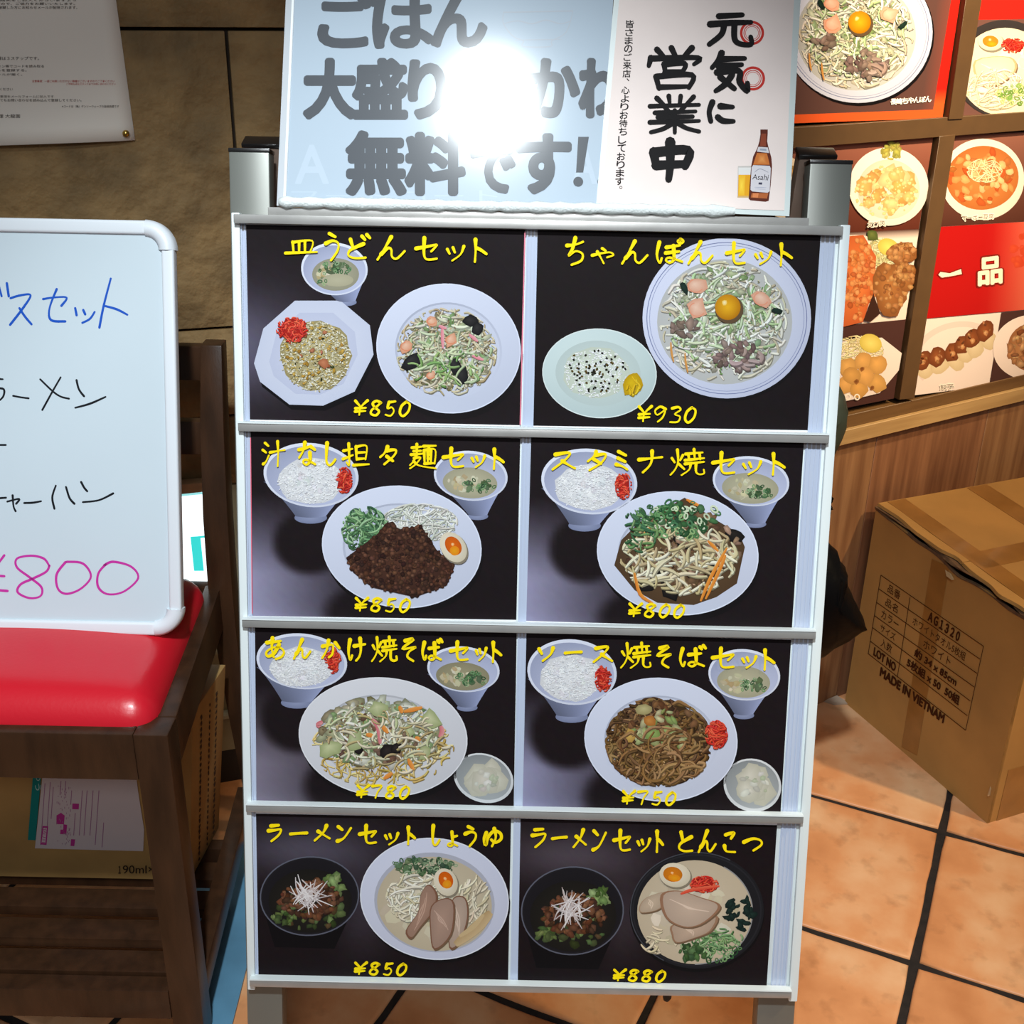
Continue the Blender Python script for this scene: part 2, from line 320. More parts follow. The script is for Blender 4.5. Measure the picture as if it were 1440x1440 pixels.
# ================================================================== left wall: rough stone blocks with recessed joints
stone = M('rough_brown_stone', (156, 126, 82), 0.8, noise=(13, 0.24), bump=(11, 1.0, 0.024))
joint = M('dark_joint', (48, 38, 28), 0.9)
wl = empty('wall_left', WALL_L.mat()); wl['kind'] = 'structure'
z1 = WALL_L.hit(315, 41)[1]; z2 = WALL_L.hit(322, 461)[1]; z3 = WALL_L.hit(300, 587)[1]; z4 = WALL_L.hit(300, 684)[1]
sv = WALL_L.hit(318, 43)[0]
MB().box((-1.1, 0, -0.08), (0.95, 2.5, -0.012)).build('wall_core', joint, wl)
def block(x0, x1, y0, y1, name='stone_block', mat=stone, d=0.0):
    g_ = 0.0022
    MB().box((x0+g_, y0+g_, -0.02), (x1-g_, y1-g_, d)).build(name, mat, wl, bevel=0.0018, seg=2)
for (y0, y1, off) in ((z1+0.404, z1+0.9, 0.3), (z1, z1+0.404, -0.38), (z2, z1, 0.0), (z3, z2, -0.5), (z4, z3, 0.1)):
    s = sv+off
    for k in (-2, -1, 0, 1):
        a, b = s+k*0.80, s+(k+1)*0.80
        a = max(a, -1.1); b = min(b, 0.95)
        if b-a > 0.03: block(a, b, y0, y1)
zb = WALL_L.hit(325, 1002)[1]; zc = WALL_L.hit(325, 1052)[1]; zd = WALL_L.hit(325, 1066)[1]
beige = M('cream_plaster', (176, 164, 132), 0.8, noise=(12, 0.1), bump=(40, 0.2))
block(-1.1, -0.2, zb, z4, 'plaster_panel', beige, -0.004); block(-0.2, 0.95, zb, z4, 'plaster_panel', beige, -0.004)
o = MB().box((-1.1, zb-0.004, -0.012), (0.95, zb+0.004, 0.012)).build('trim_1', M('cream_trim', (196, 186, 160), 0.5), None, bevel=0.002); o.matrix_world = WALL_L.mat(); o['kind'] = 'structure'
o = MB().box((-1.1, zc, -0.012), (0.95, zb-0.004, 0.004)).build('baseboard_left', beige, None); o.matrix_world = WALL_L.mat(); o['kind'] = 'structure'
o = MB().box((-1.1, 0.0, -0.012), (0.95, zc, 0.001)).build('baseboard_left_toe', M('black_toe_kick', (26, 22, 20), 0.5), None); o.matrix_world = WALL_L.mat(); o['kind'] = 'structure'; o.name = 'trim_2'
# low backlit panel seen between the chair slats
bl0 = WALL_L.hit(230, 690); bl1 = WALL_L.hit(310, 800)
t = empty('backlit_poster', WALL_L.mat(bl0[0]-0.22, bl1[1]-0.05)); props(t, 'brightly backlit white poster with turquoise print low on wall behind chair', 'poster')
wd_, ht_ = WALL_L.hit(308, 720)[0]-bl0[0]+0.22, bl0[1]-bl1[1]+0.05
MB().box((0, 0, 0), (wd_, ht_, 0.012)).build('light_box', M('glowing_white_sheet', (240, 252, 255), 0.4, emit=1.6), t, bevel=0.002)
MB().box((-0.01, ht_, 0), (wd_+0.01, ht_+0.016, 0.022)).build('top_rail', M('peach_wood_rail', (200, 160, 120), 0.5, noise=(30, 0.2)), t, bevel=0.002)
pp = Print(WALL_L, bl0[0]-0.22, bl1[1]-0.05, base=0.0124)
pp.poly([(267, 750), (281, 749), (286, 798), (272, 798)], (60, 225, 220)); pp.poly([(281, 749), (300, 747), (300, 750), (281, 752)], (60, 225, 220))
pp.poly([(299, 752), (303, 752), (306, 780), (301, 770)], (90, 230, 225)); pp.blob(293, 756, 3, (120, 225, 200)); pp.strand([(298, 768), (294, 785)], 0.8, (200, 215, 220))
pp.poly([(250, 690), (292, 687), (292, 690), (250, 694)], (150, 225, 230))
pp.build('printed_graphics', t, attr_mat('backlit_ink', 0.4, emit=0.9))
# ================================================================== right wall
wr = empty('wall_right', WALL_R.mat()); wr['kind'] = 'structure'
MB().box((-0.50, 0, -0.10), (1.6, 2.5, -0.012)).build('wall_core', joint, wr)
def wood(name, c1, c2, sx=3.0, rough=0.5):
    m = M(name, c1, rough, rgb2=c2, noise=(4, 0.1), aniso=(14, 0.9, 14)); return m
wA = wood('walnut_laminate', (150, 104, 72), (112, 72, 48)); wB = wood('walnut_laminate_pale', (160, 118, 80), (124, 84, 54))
yl0 = WALL_R.hit(1300, 592)[1]; ybar = WALL_R.hit(1300, 573)[1]; ypic = WALL_R.hit(1300, 556)[1]
sx = WALL_R.hit(1382, 620)[0]
k = 0
for a, b in ((sx-0.9, sx-0.6), (sx-0.6, sx-0.30), (sx-0.30, sx), (sx, sx+0.30), (sx+0.30, sx+0.60), (sx+0.6, sx+0.95)):
    MB().box((a+0.0006, 0.0, -0.02), (b-0.0006, yl0, 0.0)).build('wood_plank', (wA, wB)[k % 2], wr, bevel=0.0008, seg=1); k += 1
lw = wood('pale_oak_strip', (192, 156, 104), (166, 130, 82)); lw2 = wood('oak_bar', (116, 84, 48), (100, 70, 38))
for m_ in (lw, lw2):
    for nd in m_.node_tree.nodes:
        if nd.type == 'MAPPING': nd.inputs['Scale'].default_value = (1.2, 20, 20)
o = MB().box((-0.50, yl0, -0.02), (1.6, ybar, 0.016)).build('trim_3', lw, None, bevel=0.001, seg=1); o.matrix_world = WALL_R.mat(); o['kind'] = 'structure'
def rbar(name, quad, n0=-0.012, n1=0.014, mat=None):
    q = [WALL_R.hit(x, y) for x, y in quad]
    MB().hexa([(a, b, n0) for a, b in q]+[(a, b, n1) for a, b in q]).build(name, mat or bar_m, wr, bevel=0.0006, seg=1)
bar_m = M('olive_brown_frame', (94, 68, 40), 0.5, noise=(30, 0.06))
ybr = [WALL_R.hit(1187, 576)[1], WALL_R.hit(1187, 562)[1]]
MB().box((-0.50, ybar, -0.02), (1.6, ypic, 0.009)).build('frame_bar', lw2, wr, bevel=0.001, seg=1)
def yR(x, y): return WALL_R.hit(x, y)[1]
yt0, yt1 = (yR(1300, 192.5), yR(1300, 165.5))
xv1 = WALL_R.hit(1335, 85)[0]; xv2 = WALL_R.hit(1358, 85)[0]; xw1 = WALL_R.hit(1286, 430)[0]; xw2 = WALL_R.hit(1305, 430)[0]
MB().box((-0.50, yt0, -0.012), (1.6, yt1, 0.012)).build('frame_bar', bar_m, wr, bevel=0.0006, seg=1)
rbar('frame_bar', [(1324, 167), (1344, 166), (1375, -30), (1352, -30)][::1])
rbar('frame_bar', [(1256, 559), (1277.5, 557), (1334, 188), (1312, 190)])
MB().box((-0.50, 1.33, -0.012), (1.6, 2.5, 0.010)).build('upper_panel', bar_m, wr)
# ---- food picture kit
WHITE = (222, 225, 240)
def in_ell(cx, cy, rx, ry, e=0.5):
    t = R.uniform(0, 6.283); r = R.random()**e; return cx+rx*r*math.cos(t), cy+ry*r*math.sin(t)
def strands(p, n, cx, cy, rx, ry, L, wd, pal, curl=0.6, ang=None, hi=18):
    if n > 20: n = int(n*1.7); wd *= 0.8
    for _ in range(n):
        x, y = in_ell(cx, cy, rx, ry); a = R.uniform(0, 6.283) if ang is None else ang+R.uniform(-0.5, 0.5); l = L*R.uniform(0.6, 1.3); c = jit(R.choice(pal)); pts = [(x, y)]
        b = R.choice((-1, 1))*curl*R.uniform(0.3, 1)
        for i in range(3): pts.append((pts[-1][0]+l/3*math.cos(a), pts[-1][1]+l/3*math.sin(a)*0.8)); a += b
        # keep inside the dish
        q = []
        for (u, v) in pts:
            d = math.hypot((u-cx)/rx, (v-cy)/ry); 
            if d > 1.02: u = cx+(u-cx)/d*1.02; v = cy+(v-cy)/d*1.02
            q.append((u, v))
        ww = wd*R.uniform(0.7, 1.25)
        p.strand([(u+ww*0.15, v+ww*0.25) for u, v in q], ww*1.25, tuple(v*0.68 for v in c), k=3, taper=0.6)
        p.strand([(u-ww*0.12, v-ww*0.15) for u, v in q], ww, c, k=3, hi=tuple(min(255, v+hi) for v in c))
def blobs(p, n, cx, cy, rx, ry, r, pal, asp=0.7, rough=0.25, e=0.5, nn=8, edge=0.7):
    if n > 15: n = int(n*1.6); r *= 0.84
    for _ in range(n):
        x, y = in_ell(cx, cy, rx, ry, e); c = jit(R.choice(pal)); q = r*R.uniform(0.6, 1.3)
        p.blob(x, y, q, c, tuple(v*edge for v in c), asp=asp*R.uniform(0.8, 1.2), rough=rough, n=nn)
def specks(p, n, cx, cy, rx, ry, pal, r=1.3):
    for _ in range(n):
        x, y = in_ell(cx, cy, rx, ry); c = jit(R.choice(pal), 16); q = r*R.uniform(0.5, 1.5); a = R.uniform(0, 3.14)
        p.poly([(x-q*math.cos(a)*1.5, y-q*math.sin(a)*1.5), (x+q*math.sin(a)*0.7, y-q*math.cos(a)*0.7), (x+q*math.cos(a)*1.5, y+q*math.sin(a)*1.5), (x-q*math.sin(a)*0.7, y+q*math.cos(a)*0.7)], c)
def closed(pts, k=4):
    n = len(pts); out = []
    for i in range(n):
        P0, P1, P2, P3 = pts[i-1], pts[i], pts[(i+1) % n], pts[(i+2) % n]
        for j in range(k):
            t = j/k; out.append(tuple(0.5*(2*P1[q]+(P2[q]-P0[q])*t+(2*P0[q]-5*P1[q]+4*P2[q]-P3[q])*t*t+(3*P1[q]-P0[q]-3*P2[q]+P3[q])*t**3) for q in (0, 1)))
    return out
def scallion(p, n, cx, cy, rx, ry, r=3.2, pal=((70, 110, 70), (110, 150, 100), (50, 85, 55), (150, 175, 130))):
    for _ in range(n):
        x, y = in_ell(cx, cy, rx, ry); q = r*R.uniform(0.6, 1.2); c = jit(R.choice(pal))
        p.ring(x, y, q, q*0.7, q*0.4, c, rot=R.uniform(0, 180), n=9)
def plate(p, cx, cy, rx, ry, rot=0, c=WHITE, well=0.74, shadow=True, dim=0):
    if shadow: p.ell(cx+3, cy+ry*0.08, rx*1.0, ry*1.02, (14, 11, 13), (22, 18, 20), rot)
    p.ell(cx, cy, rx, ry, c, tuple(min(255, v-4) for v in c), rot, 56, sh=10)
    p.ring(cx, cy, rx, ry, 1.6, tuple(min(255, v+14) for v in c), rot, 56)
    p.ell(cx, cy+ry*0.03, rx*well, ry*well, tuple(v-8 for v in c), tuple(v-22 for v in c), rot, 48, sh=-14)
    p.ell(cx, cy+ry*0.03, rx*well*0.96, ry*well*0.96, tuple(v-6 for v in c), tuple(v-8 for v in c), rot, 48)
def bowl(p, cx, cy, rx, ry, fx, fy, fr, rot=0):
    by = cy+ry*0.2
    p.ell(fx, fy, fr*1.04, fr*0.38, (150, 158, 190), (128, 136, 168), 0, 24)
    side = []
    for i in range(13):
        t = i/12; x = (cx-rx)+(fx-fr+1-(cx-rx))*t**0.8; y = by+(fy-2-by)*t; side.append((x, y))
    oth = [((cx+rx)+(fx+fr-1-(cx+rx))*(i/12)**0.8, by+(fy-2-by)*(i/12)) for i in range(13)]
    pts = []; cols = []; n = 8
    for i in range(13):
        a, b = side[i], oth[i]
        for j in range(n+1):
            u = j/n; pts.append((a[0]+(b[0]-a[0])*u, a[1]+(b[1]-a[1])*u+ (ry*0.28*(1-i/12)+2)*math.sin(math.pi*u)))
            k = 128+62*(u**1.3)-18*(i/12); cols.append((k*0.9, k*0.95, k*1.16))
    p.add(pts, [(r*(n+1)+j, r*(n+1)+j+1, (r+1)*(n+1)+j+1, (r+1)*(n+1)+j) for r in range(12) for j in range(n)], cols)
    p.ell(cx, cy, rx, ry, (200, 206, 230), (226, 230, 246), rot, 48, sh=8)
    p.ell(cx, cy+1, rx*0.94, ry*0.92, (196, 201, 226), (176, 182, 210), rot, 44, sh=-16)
def rice(p, cx, cy, rx, ry, n=620, tint=(240, 240, 242)):
    p.blob(cx, cy, rx, tint, tuple(v-18 for v in tint), asp=ry/rx, rot=0, n=22, rough=0.05)
    blobs(p, 26, cx, cy, rx*0.8, ry*0.8, 6, [tuple(v-12 for v in tint), tuple(min(255, v+8) for v in tint)], edge=0.95)
    for _ in range(n):
        x, y = in_ell(cx, cy, rx*0.96, ry*0.95); a = R.uniform(0, 3.14); c = R.choice([(252, 252, 252), (242, 243, 246), (222, 224, 230), (255, 255, 255), (236, 236, 240)])
        p.strand([(x, y), (x+3.2*math.cos(a), y+2.4*math.sin(a))], 1.4, c, taper=0.6)
def ginger(p, cx, cy, rx, ry, n=45, L=11):
    p.blob(cx, cy, rx*0.85, (196, 40, 30), (160, 28, 22), asp=ry/rx, rot=0, n=12, rough=0.18)
    strands(p, n, cx, cy, rx, ry, L, 2.0, [(222, 52, 34), (200, 36, 28), (238, 84, 52)], 0.5, hi=30)
def soup(p, cx, cy, rx, ry, sx_, sy_, srx, sry, c=(186, 178, 148), rot=0):
    p.ell(cx, cy, rx, ry, c, tuple(v*0.86 for v in c), rot, 36)
    blobs(p, 16, cx-rx*0.25, cy, rx*0.55, ry*0.6, 5, [(205, 196, 162), (196, 176, 132), (214, 206, 176)], edge=0.96)
    blobs(p, 10, sx_, sy_, srx*0.8, sry*0.7, 5, [(84, 104, 72), (104, 122, 86)], edge=0.9)
    scallion(p, 26, sx_, sy_, srx, sry)
def egg(p, cx, cy, rx, ry, rot=30, yx=0, yy=0, yolk=(232, 104, 16)):
    p.ell(cx+1.5, cy+2, rx*1.04, ry*1.04, (150, 140, 120), (140, 130, 112), rot, 28)
    p.ell(cx, cy, rx, ry, (240, 232, 214), (222, 210, 184), rot, 28, sh=10)
    p.ell(cx+yx, cy+yy, rx*0.62, ry*0.62, yolk, tuple(v*0.9 for v in yolk), rot, 24)
    p.ell(cx+yx+rx*0.1, cy+yy+ry*0.3, rx*0.4, ry*0.3, (240, 165, 30), (236, 140, 24), rot, 16)
    p.blob(cx+yx-1, cy+yy-2, 2.2, (255, 220, 170), (245, 160, 80))
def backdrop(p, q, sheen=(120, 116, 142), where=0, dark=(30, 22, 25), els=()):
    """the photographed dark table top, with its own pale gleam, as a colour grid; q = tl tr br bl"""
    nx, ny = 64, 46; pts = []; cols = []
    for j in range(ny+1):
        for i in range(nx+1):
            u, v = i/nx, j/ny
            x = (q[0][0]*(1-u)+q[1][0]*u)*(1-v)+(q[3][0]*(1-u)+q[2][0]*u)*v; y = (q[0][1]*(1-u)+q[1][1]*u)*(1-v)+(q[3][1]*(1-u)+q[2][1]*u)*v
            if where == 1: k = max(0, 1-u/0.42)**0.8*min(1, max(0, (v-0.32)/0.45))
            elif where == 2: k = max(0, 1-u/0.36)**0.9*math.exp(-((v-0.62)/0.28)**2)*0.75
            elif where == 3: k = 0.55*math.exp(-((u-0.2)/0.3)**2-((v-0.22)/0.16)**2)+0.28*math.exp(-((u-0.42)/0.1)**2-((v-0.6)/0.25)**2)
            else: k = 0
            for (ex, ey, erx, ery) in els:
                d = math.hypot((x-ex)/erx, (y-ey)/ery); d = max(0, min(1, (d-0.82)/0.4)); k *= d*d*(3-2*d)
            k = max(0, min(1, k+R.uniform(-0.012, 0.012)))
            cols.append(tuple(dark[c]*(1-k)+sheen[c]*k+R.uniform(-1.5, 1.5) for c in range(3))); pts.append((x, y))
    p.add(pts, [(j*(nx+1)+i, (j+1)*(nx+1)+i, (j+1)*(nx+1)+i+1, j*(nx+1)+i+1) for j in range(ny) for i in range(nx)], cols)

# ---- the eight menu cards, on the board
CARDN = -0.0035
CP = Plane(BOARD.w(0, 0, CARDN), BOARD.x, BOARD.y)
YEL = (250, 220, 10)
def C(org, s): return lambda x, y: (org[0]+x/s, org[1]+y/s)
def card(label, quad, where, sheen=(120, 116, 142), dark=(28, 20, 23), els=()):
    hs = [CP.hit(*c) for c in quad]; a0 = sum(h[0] for h in hs)/4; b0 = min(h[1] for h in hs)
    t = MB().hexa([(a-a0, b-b0+dy, -0.0012) for (a, b), dy in zip(hs[::-1], (-.006, -.006, .006, .006))]+[(a-a0, b-b0+dy, 0) for (a, b), dy in zip(hs[::-1], (-.006, -.006, .006, .006))]).build('menu_card', M('card_paper', (225, 225, 228), 0.6))
    t.matrix_world = CP.mat(a0, b0); props(t, label, 'menu card', 'menu cards slotted in the stand')
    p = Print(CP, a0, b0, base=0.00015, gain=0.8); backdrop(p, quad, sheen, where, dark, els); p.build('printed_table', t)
    return t, (a0, b0)
def dish(t, ab, name, fn, base=0.0003):
    p = Print(CP, ab[0], ab[1], base=base, gain=0.8); fn(p); p.build(name, t); return p.z
def title(t, ab, org, s, items, price, pc=YEL, z=0.0026):
    p = Print(CP, ab[0], ab[1], base=z)
    for it in items:
        ch = it[0]; x0, x1, y0, y1 = it[1:]; small = ch in 'ッゃょ'
        brush(p, ch, (org[0]+x0/s, org[1]+y0/s, org[0]+x1/s, org[1]+y1/s), 4.0 if ch in '皿汁担麺焼' else (4.3 if small else 5.3), pc)
    p.build('title_lettering', t)
    p = Print(CP, ab[0], ab[1], base=z); x0, x1, y0, y1, txt = price; n = 4
    for i, ch in enumerate(txt):
        wdt = (x1-x0)/4; brush(p, ch, (x0+i*wdt+(0 if i == 0 else 2.0), y0+i*0.6, x0+(i+1)*wdt-(0.5 if i else -1.0), y1+i*0.6-1), 3.9, pc)
    p.build('price_lettering', t)
SHR = [(232, 170, 140), (240, 190, 165), (225, 150, 120)]; CAB = [(190, 205, 160), (215, 220, 190), (150, 180, 120), (205, 212, 178), (226, 226, 206)]
FUN = [(40, 34, 32), (58, 50, 46), (28, 24, 24)]; SPR = [(226, 220, 198), (208, 200, 172), (238, 234, 216)]; CAR = [(222, 128, 44), (236, 150, 60)]
# 1 crispy noodles, fried rice, soup
o1, s1 = (320, 300), 3.2727; q1 = [(346, 316), (738.6, 323), (732, 598), (351.5, 590)]
t, ab = card('menu card with octagonal plate of fried rice, top left of the stand', q1, 2)
def octa(p):
    f = C(o1, s1); pts = [f(*q) for q in ((310, 402), (520, 402), (655, 515), (672, 650), (585, 820), (440, 885), (285, 880), (150, 775), (122, 690), (165, 530))]
    p.poly([(x+3, y+7) for x, y in pts], (16, 13, 16)); p.fan((444, 497), pts, WHITE, (205, 210, 230))
    cx = sum(q[0] for q in pts)/10; cy = sum(q[1] for q in pts)/10
    p.fan((444, 497), [(cx+(x-cx)*0.74, cy+(y-cy)*0.78) for x, y in pts], (214, 218, 236), (196, 201, 224))
    x, y = f(405, 655); p.blob(x, y, 50, (196, 184, 140), (160, 146, 100), asp=1.0, rot=0, n=22, rough=0.05)
    for _ in range(1100):
        u, v = in_ell(x, y, 48, 49); a = R.uniform(0, 3.14); c = R.choice([(216, 208, 176), (198, 188, 150), (228, 222, 198), (176, 160, 112), (206, 176, 96), (240, 236, 220)])
        p.strand([(u, v), (u+3.4*math.cos(a), v+2.8*math.sin(a))], 1.7, c, taper=0.6)
    blobs(p, 26, x, y, 44, 44, 3.4, [(214, 164, 60), (200, 150, 60), (226, 180, 80)]); blobs(p, 7, x, y, 40, 40, 3.4, [(196, 110, 76), (206, 126, 92)])
    blobs(p, 12, x, y, 40, 42, 2.2, [(50, 62, 34), (80, 96, 50)], asp=0.4); p.blob(*f(445, 690), 8, (204, 130, 92), (170, 100, 66), asp=0.8)
    ginger(p, *f(300, 535), 22, 17, 50)
dish(t, ab, 'fried_rice_plate', octa)
def soup1(p):
    bowl(p, 470.3, 378.2, 46.8, 37, 487, 425, 14, 4); soup(p, 472, 386, 33, 23, 472, 378, 24, 10, (176, 172, 146))
    p.ell(475, 394, 22, 9, (186, 180, 152), (176, 170, 142)); scallion(p, 6, 452, 396, 8, 6)
dish(t, ab, 'soup_bowl', soup1)
def sara(p):
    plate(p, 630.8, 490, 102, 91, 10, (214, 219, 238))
    cx, cy = 628, 495; blobs(p, 40, cx, cy, 58, 52, 12, [(178, 168, 132), (150, 136, 100), (190, 180, 150)])
    strands(p, 150, cx, cy, 68, 60, 24, 2.6, [(206, 194, 160), (184, 166, 126), (214, 206, 182)], 0.5)
    blobs(p, 44, cx, cy-3, 58, 50, 9, CAB, asp=0.45); strands(p, 50, cx, cy, 62, 54, 22, 3.4, [(220, 222, 200), (190, 202, 160), (204, 198, 170)], 0.35)
    specks(p, 260, cx, cy, 64, 56, [(236, 232, 210), (120, 100, 70), (200, 180, 130), (90, 110, 60)])
    for x, y, r in ((580, 508, 16), (640, 515, 14), (650, 528, 12), (662, 452, 12), (672, 462, 10)): p.blob(x, y, r, (52, 50, 50), (22, 22, 24), asp=0.7)
    for x, y, r in ((634, 478, 10), (572, 487, 11), (606, 528, 8), (607, 452, 8)):
        p.blob(x, y, r, (240, 196, 168), (216, 150, 116), asp=0.8); p.ring(x, y, r*0.8, r*0.6, 1.4, (224, 140, 104), n=12, a0=20, a1=260)
    for a in (((622, 460), (623, 490)), ((617, 458), (628, 462)), ((660, 470), (672, 480)), ((664, 500), (680, 506))): p.strand(list(a), 5, (224, 128, 142), hi=(238, 170, 176))
    strands(p, 26, cx, cy+22, 55, 26, 20, 3, [(150, 180, 110), (120, 160, 90), (200, 210, 170)], 0.4)
dish(t, ab, 'crispy_noodle_plate', sara)
pp = Print(CP, *ab, base=0.0026); pp.strand([(738.2, 326), (731.6, 597)], 1.6, (226, 130, 150), taper=1); pp.build('pink_edge', t)
title(t, ab, o1, s1, [('皿', 262, 420, 120, 190), ('う', 445, 520, 85, 225), ('ど', 550, 665, 90, 215), ('ん', 683, 825, 100, 222), ('セ', 860, 972, 105, 222), ('ッ', 1005, 1095, 145, 225), ('ト', 1130, 1200, 112, 232)], (498, 579, 561, 586, '¥850'))
# 2 champon and rice
o2, s2 = (730, 300), 3.0638; q2 = [(756, 323.5), (1154.3, 328.7), (1135.7, 605), (750, 598.6)]
t, ab = card('menu card with egg yolk noodle soup and pale rice plate, top right of the stand', q2, 0, dark=(25, 17, 19))
def champ(p, cx=1022, cy=447.5, k=1.0, warm=0, rot=0):
    X = lambda x: cx+(x-1022)*k
    Y = lambda y: cy+(y-447.5)*k
    c = (226-0, 230-0, 244-warm*20)
    p.ell(cx+2, cy+3, 119*k, 114*k, (12, 10, 12), (18, 14, 16)); p.ell(cx, cy, 118.5*k, 112.7*k, (222, 226, 240), (206, 210, 232), 0, 60, sh=10)
    p.ring(cx, cy, 113*k, 107*k, 1.1*k, (120, 128, 168), 0, 60); p.ring(cx, cy, 109*k, 103*k, 0.8*k, (150, 156, 190), 0, 60)
    p.ell(cx-3*k, cy+5*k, 95*k, 88*k, (206, 204, 196), (188, 188, 186), 0, 48); fx, fy = cx-3*k, cy+5*k
    blobs(p, 46, fx, fy, 78*k, 72*k, 13*k, [(200, 196, 178), (186, 180, 156), (212, 208, 190), (178, 184, 150)])
    strands(p, 150, fx, fy, 88*k, 82*k, 30*k, 3.4*k, [(222, 216, 200), (208, 200, 176), (232, 228, 214), (196, 186, 158)], 0.4)
    blobs(p, 60, fx, fy-14*k, 74*k, 62*k, 10*k, CAB+[(170, 196, 150)], asp=0.5); strands(p, 90, fx, fy-6*k, 80*k, 70*k, 26*k, 3.6*k, [(226, 228, 214), (198, 212, 176), (236, 234, 224), (176, 200, 150)], 0.35)
    specks(p, 300, fx, fy, 84*k, 76*k, [(240, 236, 222), (150, 140, 110), (206, 196, 160), (120, 150, 90)], 1.4*k)
    blobs(p, 22, X(1035), Y(500), 34*k, 22*k, 8*k, [(150, 124, 116), (128, 104, 98), (170, 144, 134)], asp=0.6); blobs(p, 10, X(962), Y(462), 18*k, 14*k, 8*k, [(140, 116, 104), (160, 136, 124)], asp=0.6)
    strands(p, 8, X(1050), Y(505), 22*k, 14*k, 22*k, 5*k, [(160, 138, 132)], 0.5)
    for x, y, r in ((980, 435, 15), (978, 402, 14), (1070, 420, 14)):
        p.blob(X(x), Y(y), r*k, (238, 200, 176), (216, 156, 128), asp=0.9); p.ring(X(x), Y(y), r*0.8*k, r*0.7*k, 1.6*k, (226, 150, 120), n=12, a0=30, a1=250)
    for x, y in ((962, 405), (1092, 437)): p.blob(X(x), Y(y), 9*k, (30, 54, 44), (20, 36, 30), asp=0.5)
    for x, y in ((943, 495), (963, 510)): p.strand([(X(x), Y(y)-14*k), (X(x+1), Y(y)), (X(x+4), Y(y)+14*k)], 3*k, (214, 150, 78))
    p.ell(X(1025), Y(435), 20*k, 20*k, (110, 84, 50), (96, 76, 54)); p.ell(X(1023), Y(432), 18*k, 18*k, (238, 178, 30), (190, 124, 8), 0, 28, sh=10); p.blob(X(1019), Y(426), 4*k, (252, 236, 190), (238, 196, 80))
dish(t, ab, 'noodle_soup_bowl', champ)
def seed(p):
    p.ell(843, 525, 80.6, 63, (212, 226, 222), (196, 212, 212), 4, 48, sh=12); p.ring(843, 525, 80.6, 63, 1.4, (226, 236, 234), 4, 48)
    p.ell(841, 525, 60, 46, (206, 220, 214), (190, 204, 202), 4, 40)
    rice(p, 838, 524, 47, 36, 480, (216, 224, 208))
    for _ in range(80):
        x, y = in_ell(837, 520, 42, 30, 0.7); a = R.uniform(0, 3.1); p.strand([(x, y), (x+3.4*math.cos(a), y+3*math.sin(a))], 2.6, R.choice([(24, 24, 16), (34, 32, 20), (90, 70, 20)]), taper=0.9)
    p.blob(890, 541, 17, (222, 184, 20), (190, 150, 10), asp=0.72, rot=1.9, n=14, rough=0.16); strands(p, 14, 890, 541, 10, 14, 14, 2.4, [(214, 172, 10), (232, 196, 40)], 0.2, ang=1.4)
dish(t, ab, 'rice_plate', seed)
title(t, ab, o2, s2, [('ち', 198, 283, 98, 230), ('ゃ', 308, 412, 145, 222), ('ん', 435, 560, 112, 225), ('ぽ', 585, 712, 105, 222), ('ん', 720, 840, 115, 225), ('セ', 885, 978, 120, 225), ('ッ', 1010, 1090, 160, 225), ('ト', 1117, 1180, 125, 232)], (896, 980, 569, 595, '¥930'))
# rows 2 and 3 share the rice bowl and the cup of soup
def rb(cx, cy, rx, ry, fx, fy, g):
    def fn(p):
        bowl(p, cx, cy, rx, ry, fx, fy, 22, 6); rice(p, cx-1, cy+8, rx*0.7, ry*0.72); ginger(p, g[0], g[1], 11, 18, 34, 10)
    return fn
def sb(cx, cy, rx, ry, fx, fy, c=(196, 190, 160)):
    def fn(p):
        bowl(p, cx, cy, rx, ry, fx, fy, 14, 6); soup(p, cx-1, cy+10, rx*0.74, ry*0.62, cx+rx*0.22, cy+ry*0.42, rx*0.44, ry*0.3, c, 4)
    return fn
o3, s3 = (330, 590), 3.3488; q3 = [(352.4, 607), (731.6, 616.3), (726, 871.6), (354.8, 866)]
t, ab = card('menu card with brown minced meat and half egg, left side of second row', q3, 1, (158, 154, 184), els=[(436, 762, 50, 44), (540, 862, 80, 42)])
dish(t, ab, 'rice_bowl', rb(437.5, 668, 67, 45, 437, 728, (484, 675))); dish(t, ab, 'soup_bowl', sb(662, 669, 52, 35, 672, 726))
def tantan(p):
    plate(p, 565, 769, 112.6, 86, 6, (218, 223, 242))
    strands(p, 130, 590, 735, 52, 26, 26, 2.2, [(226, 226, 214), (206, 208, 194), (238, 238, 228)], 0.35)
    blobs(p, 14, 514, 746, 24, 26, 9, [(70, 112, 76), (94, 136, 92)]); strands(p, 90, 514, 745, 32, 32, 20, 2.5, [(84, 130, 86), (120, 166, 112), (60, 98, 66), (150, 190, 140)], 0.6)
    f = C(o3, s3); pts = [f(*q) for q in ((525, 650), (590, 600), (670, 540), (720, 480), (780, 515), (880, 500), (950, 610), (1035, 690), (1000, 780), (850, 835), (650, 790), (560, 720))]
    cx, cy = 562, 789; p.fan((cx, cy), pts, (88, 54, 40), (62, 38, 30))
    def inside(x, y):
        c = False; j = len(pts)-1
        for i in range(len(pts)):
            if (pts[i][1] > y) != (pts[j][1] > y) and x < (pts[j][0]-pts[i][0])*(y-pts[i][1])/(pts[j][1]-pts[i][1])+pts[i][0]: c = not c
            j = i
        return c
    n = 0
    while n < 620:
        x, y = R.uniform(485, 642), R.uniform(732, 842)
        if inside(x, y): n += 1; c = jit(R.choice([(108, 68, 50), (84, 50, 38), (128, 84, 62), (66, 40, 32), (96, 60, 44)]), 8); p.blob(x, y, R.uniform(2, 4.2), c, tuple(v*0.6 for v in c), n=7)
    egg(p, 637.6, 769, 17, 23, -35, 0, -2)
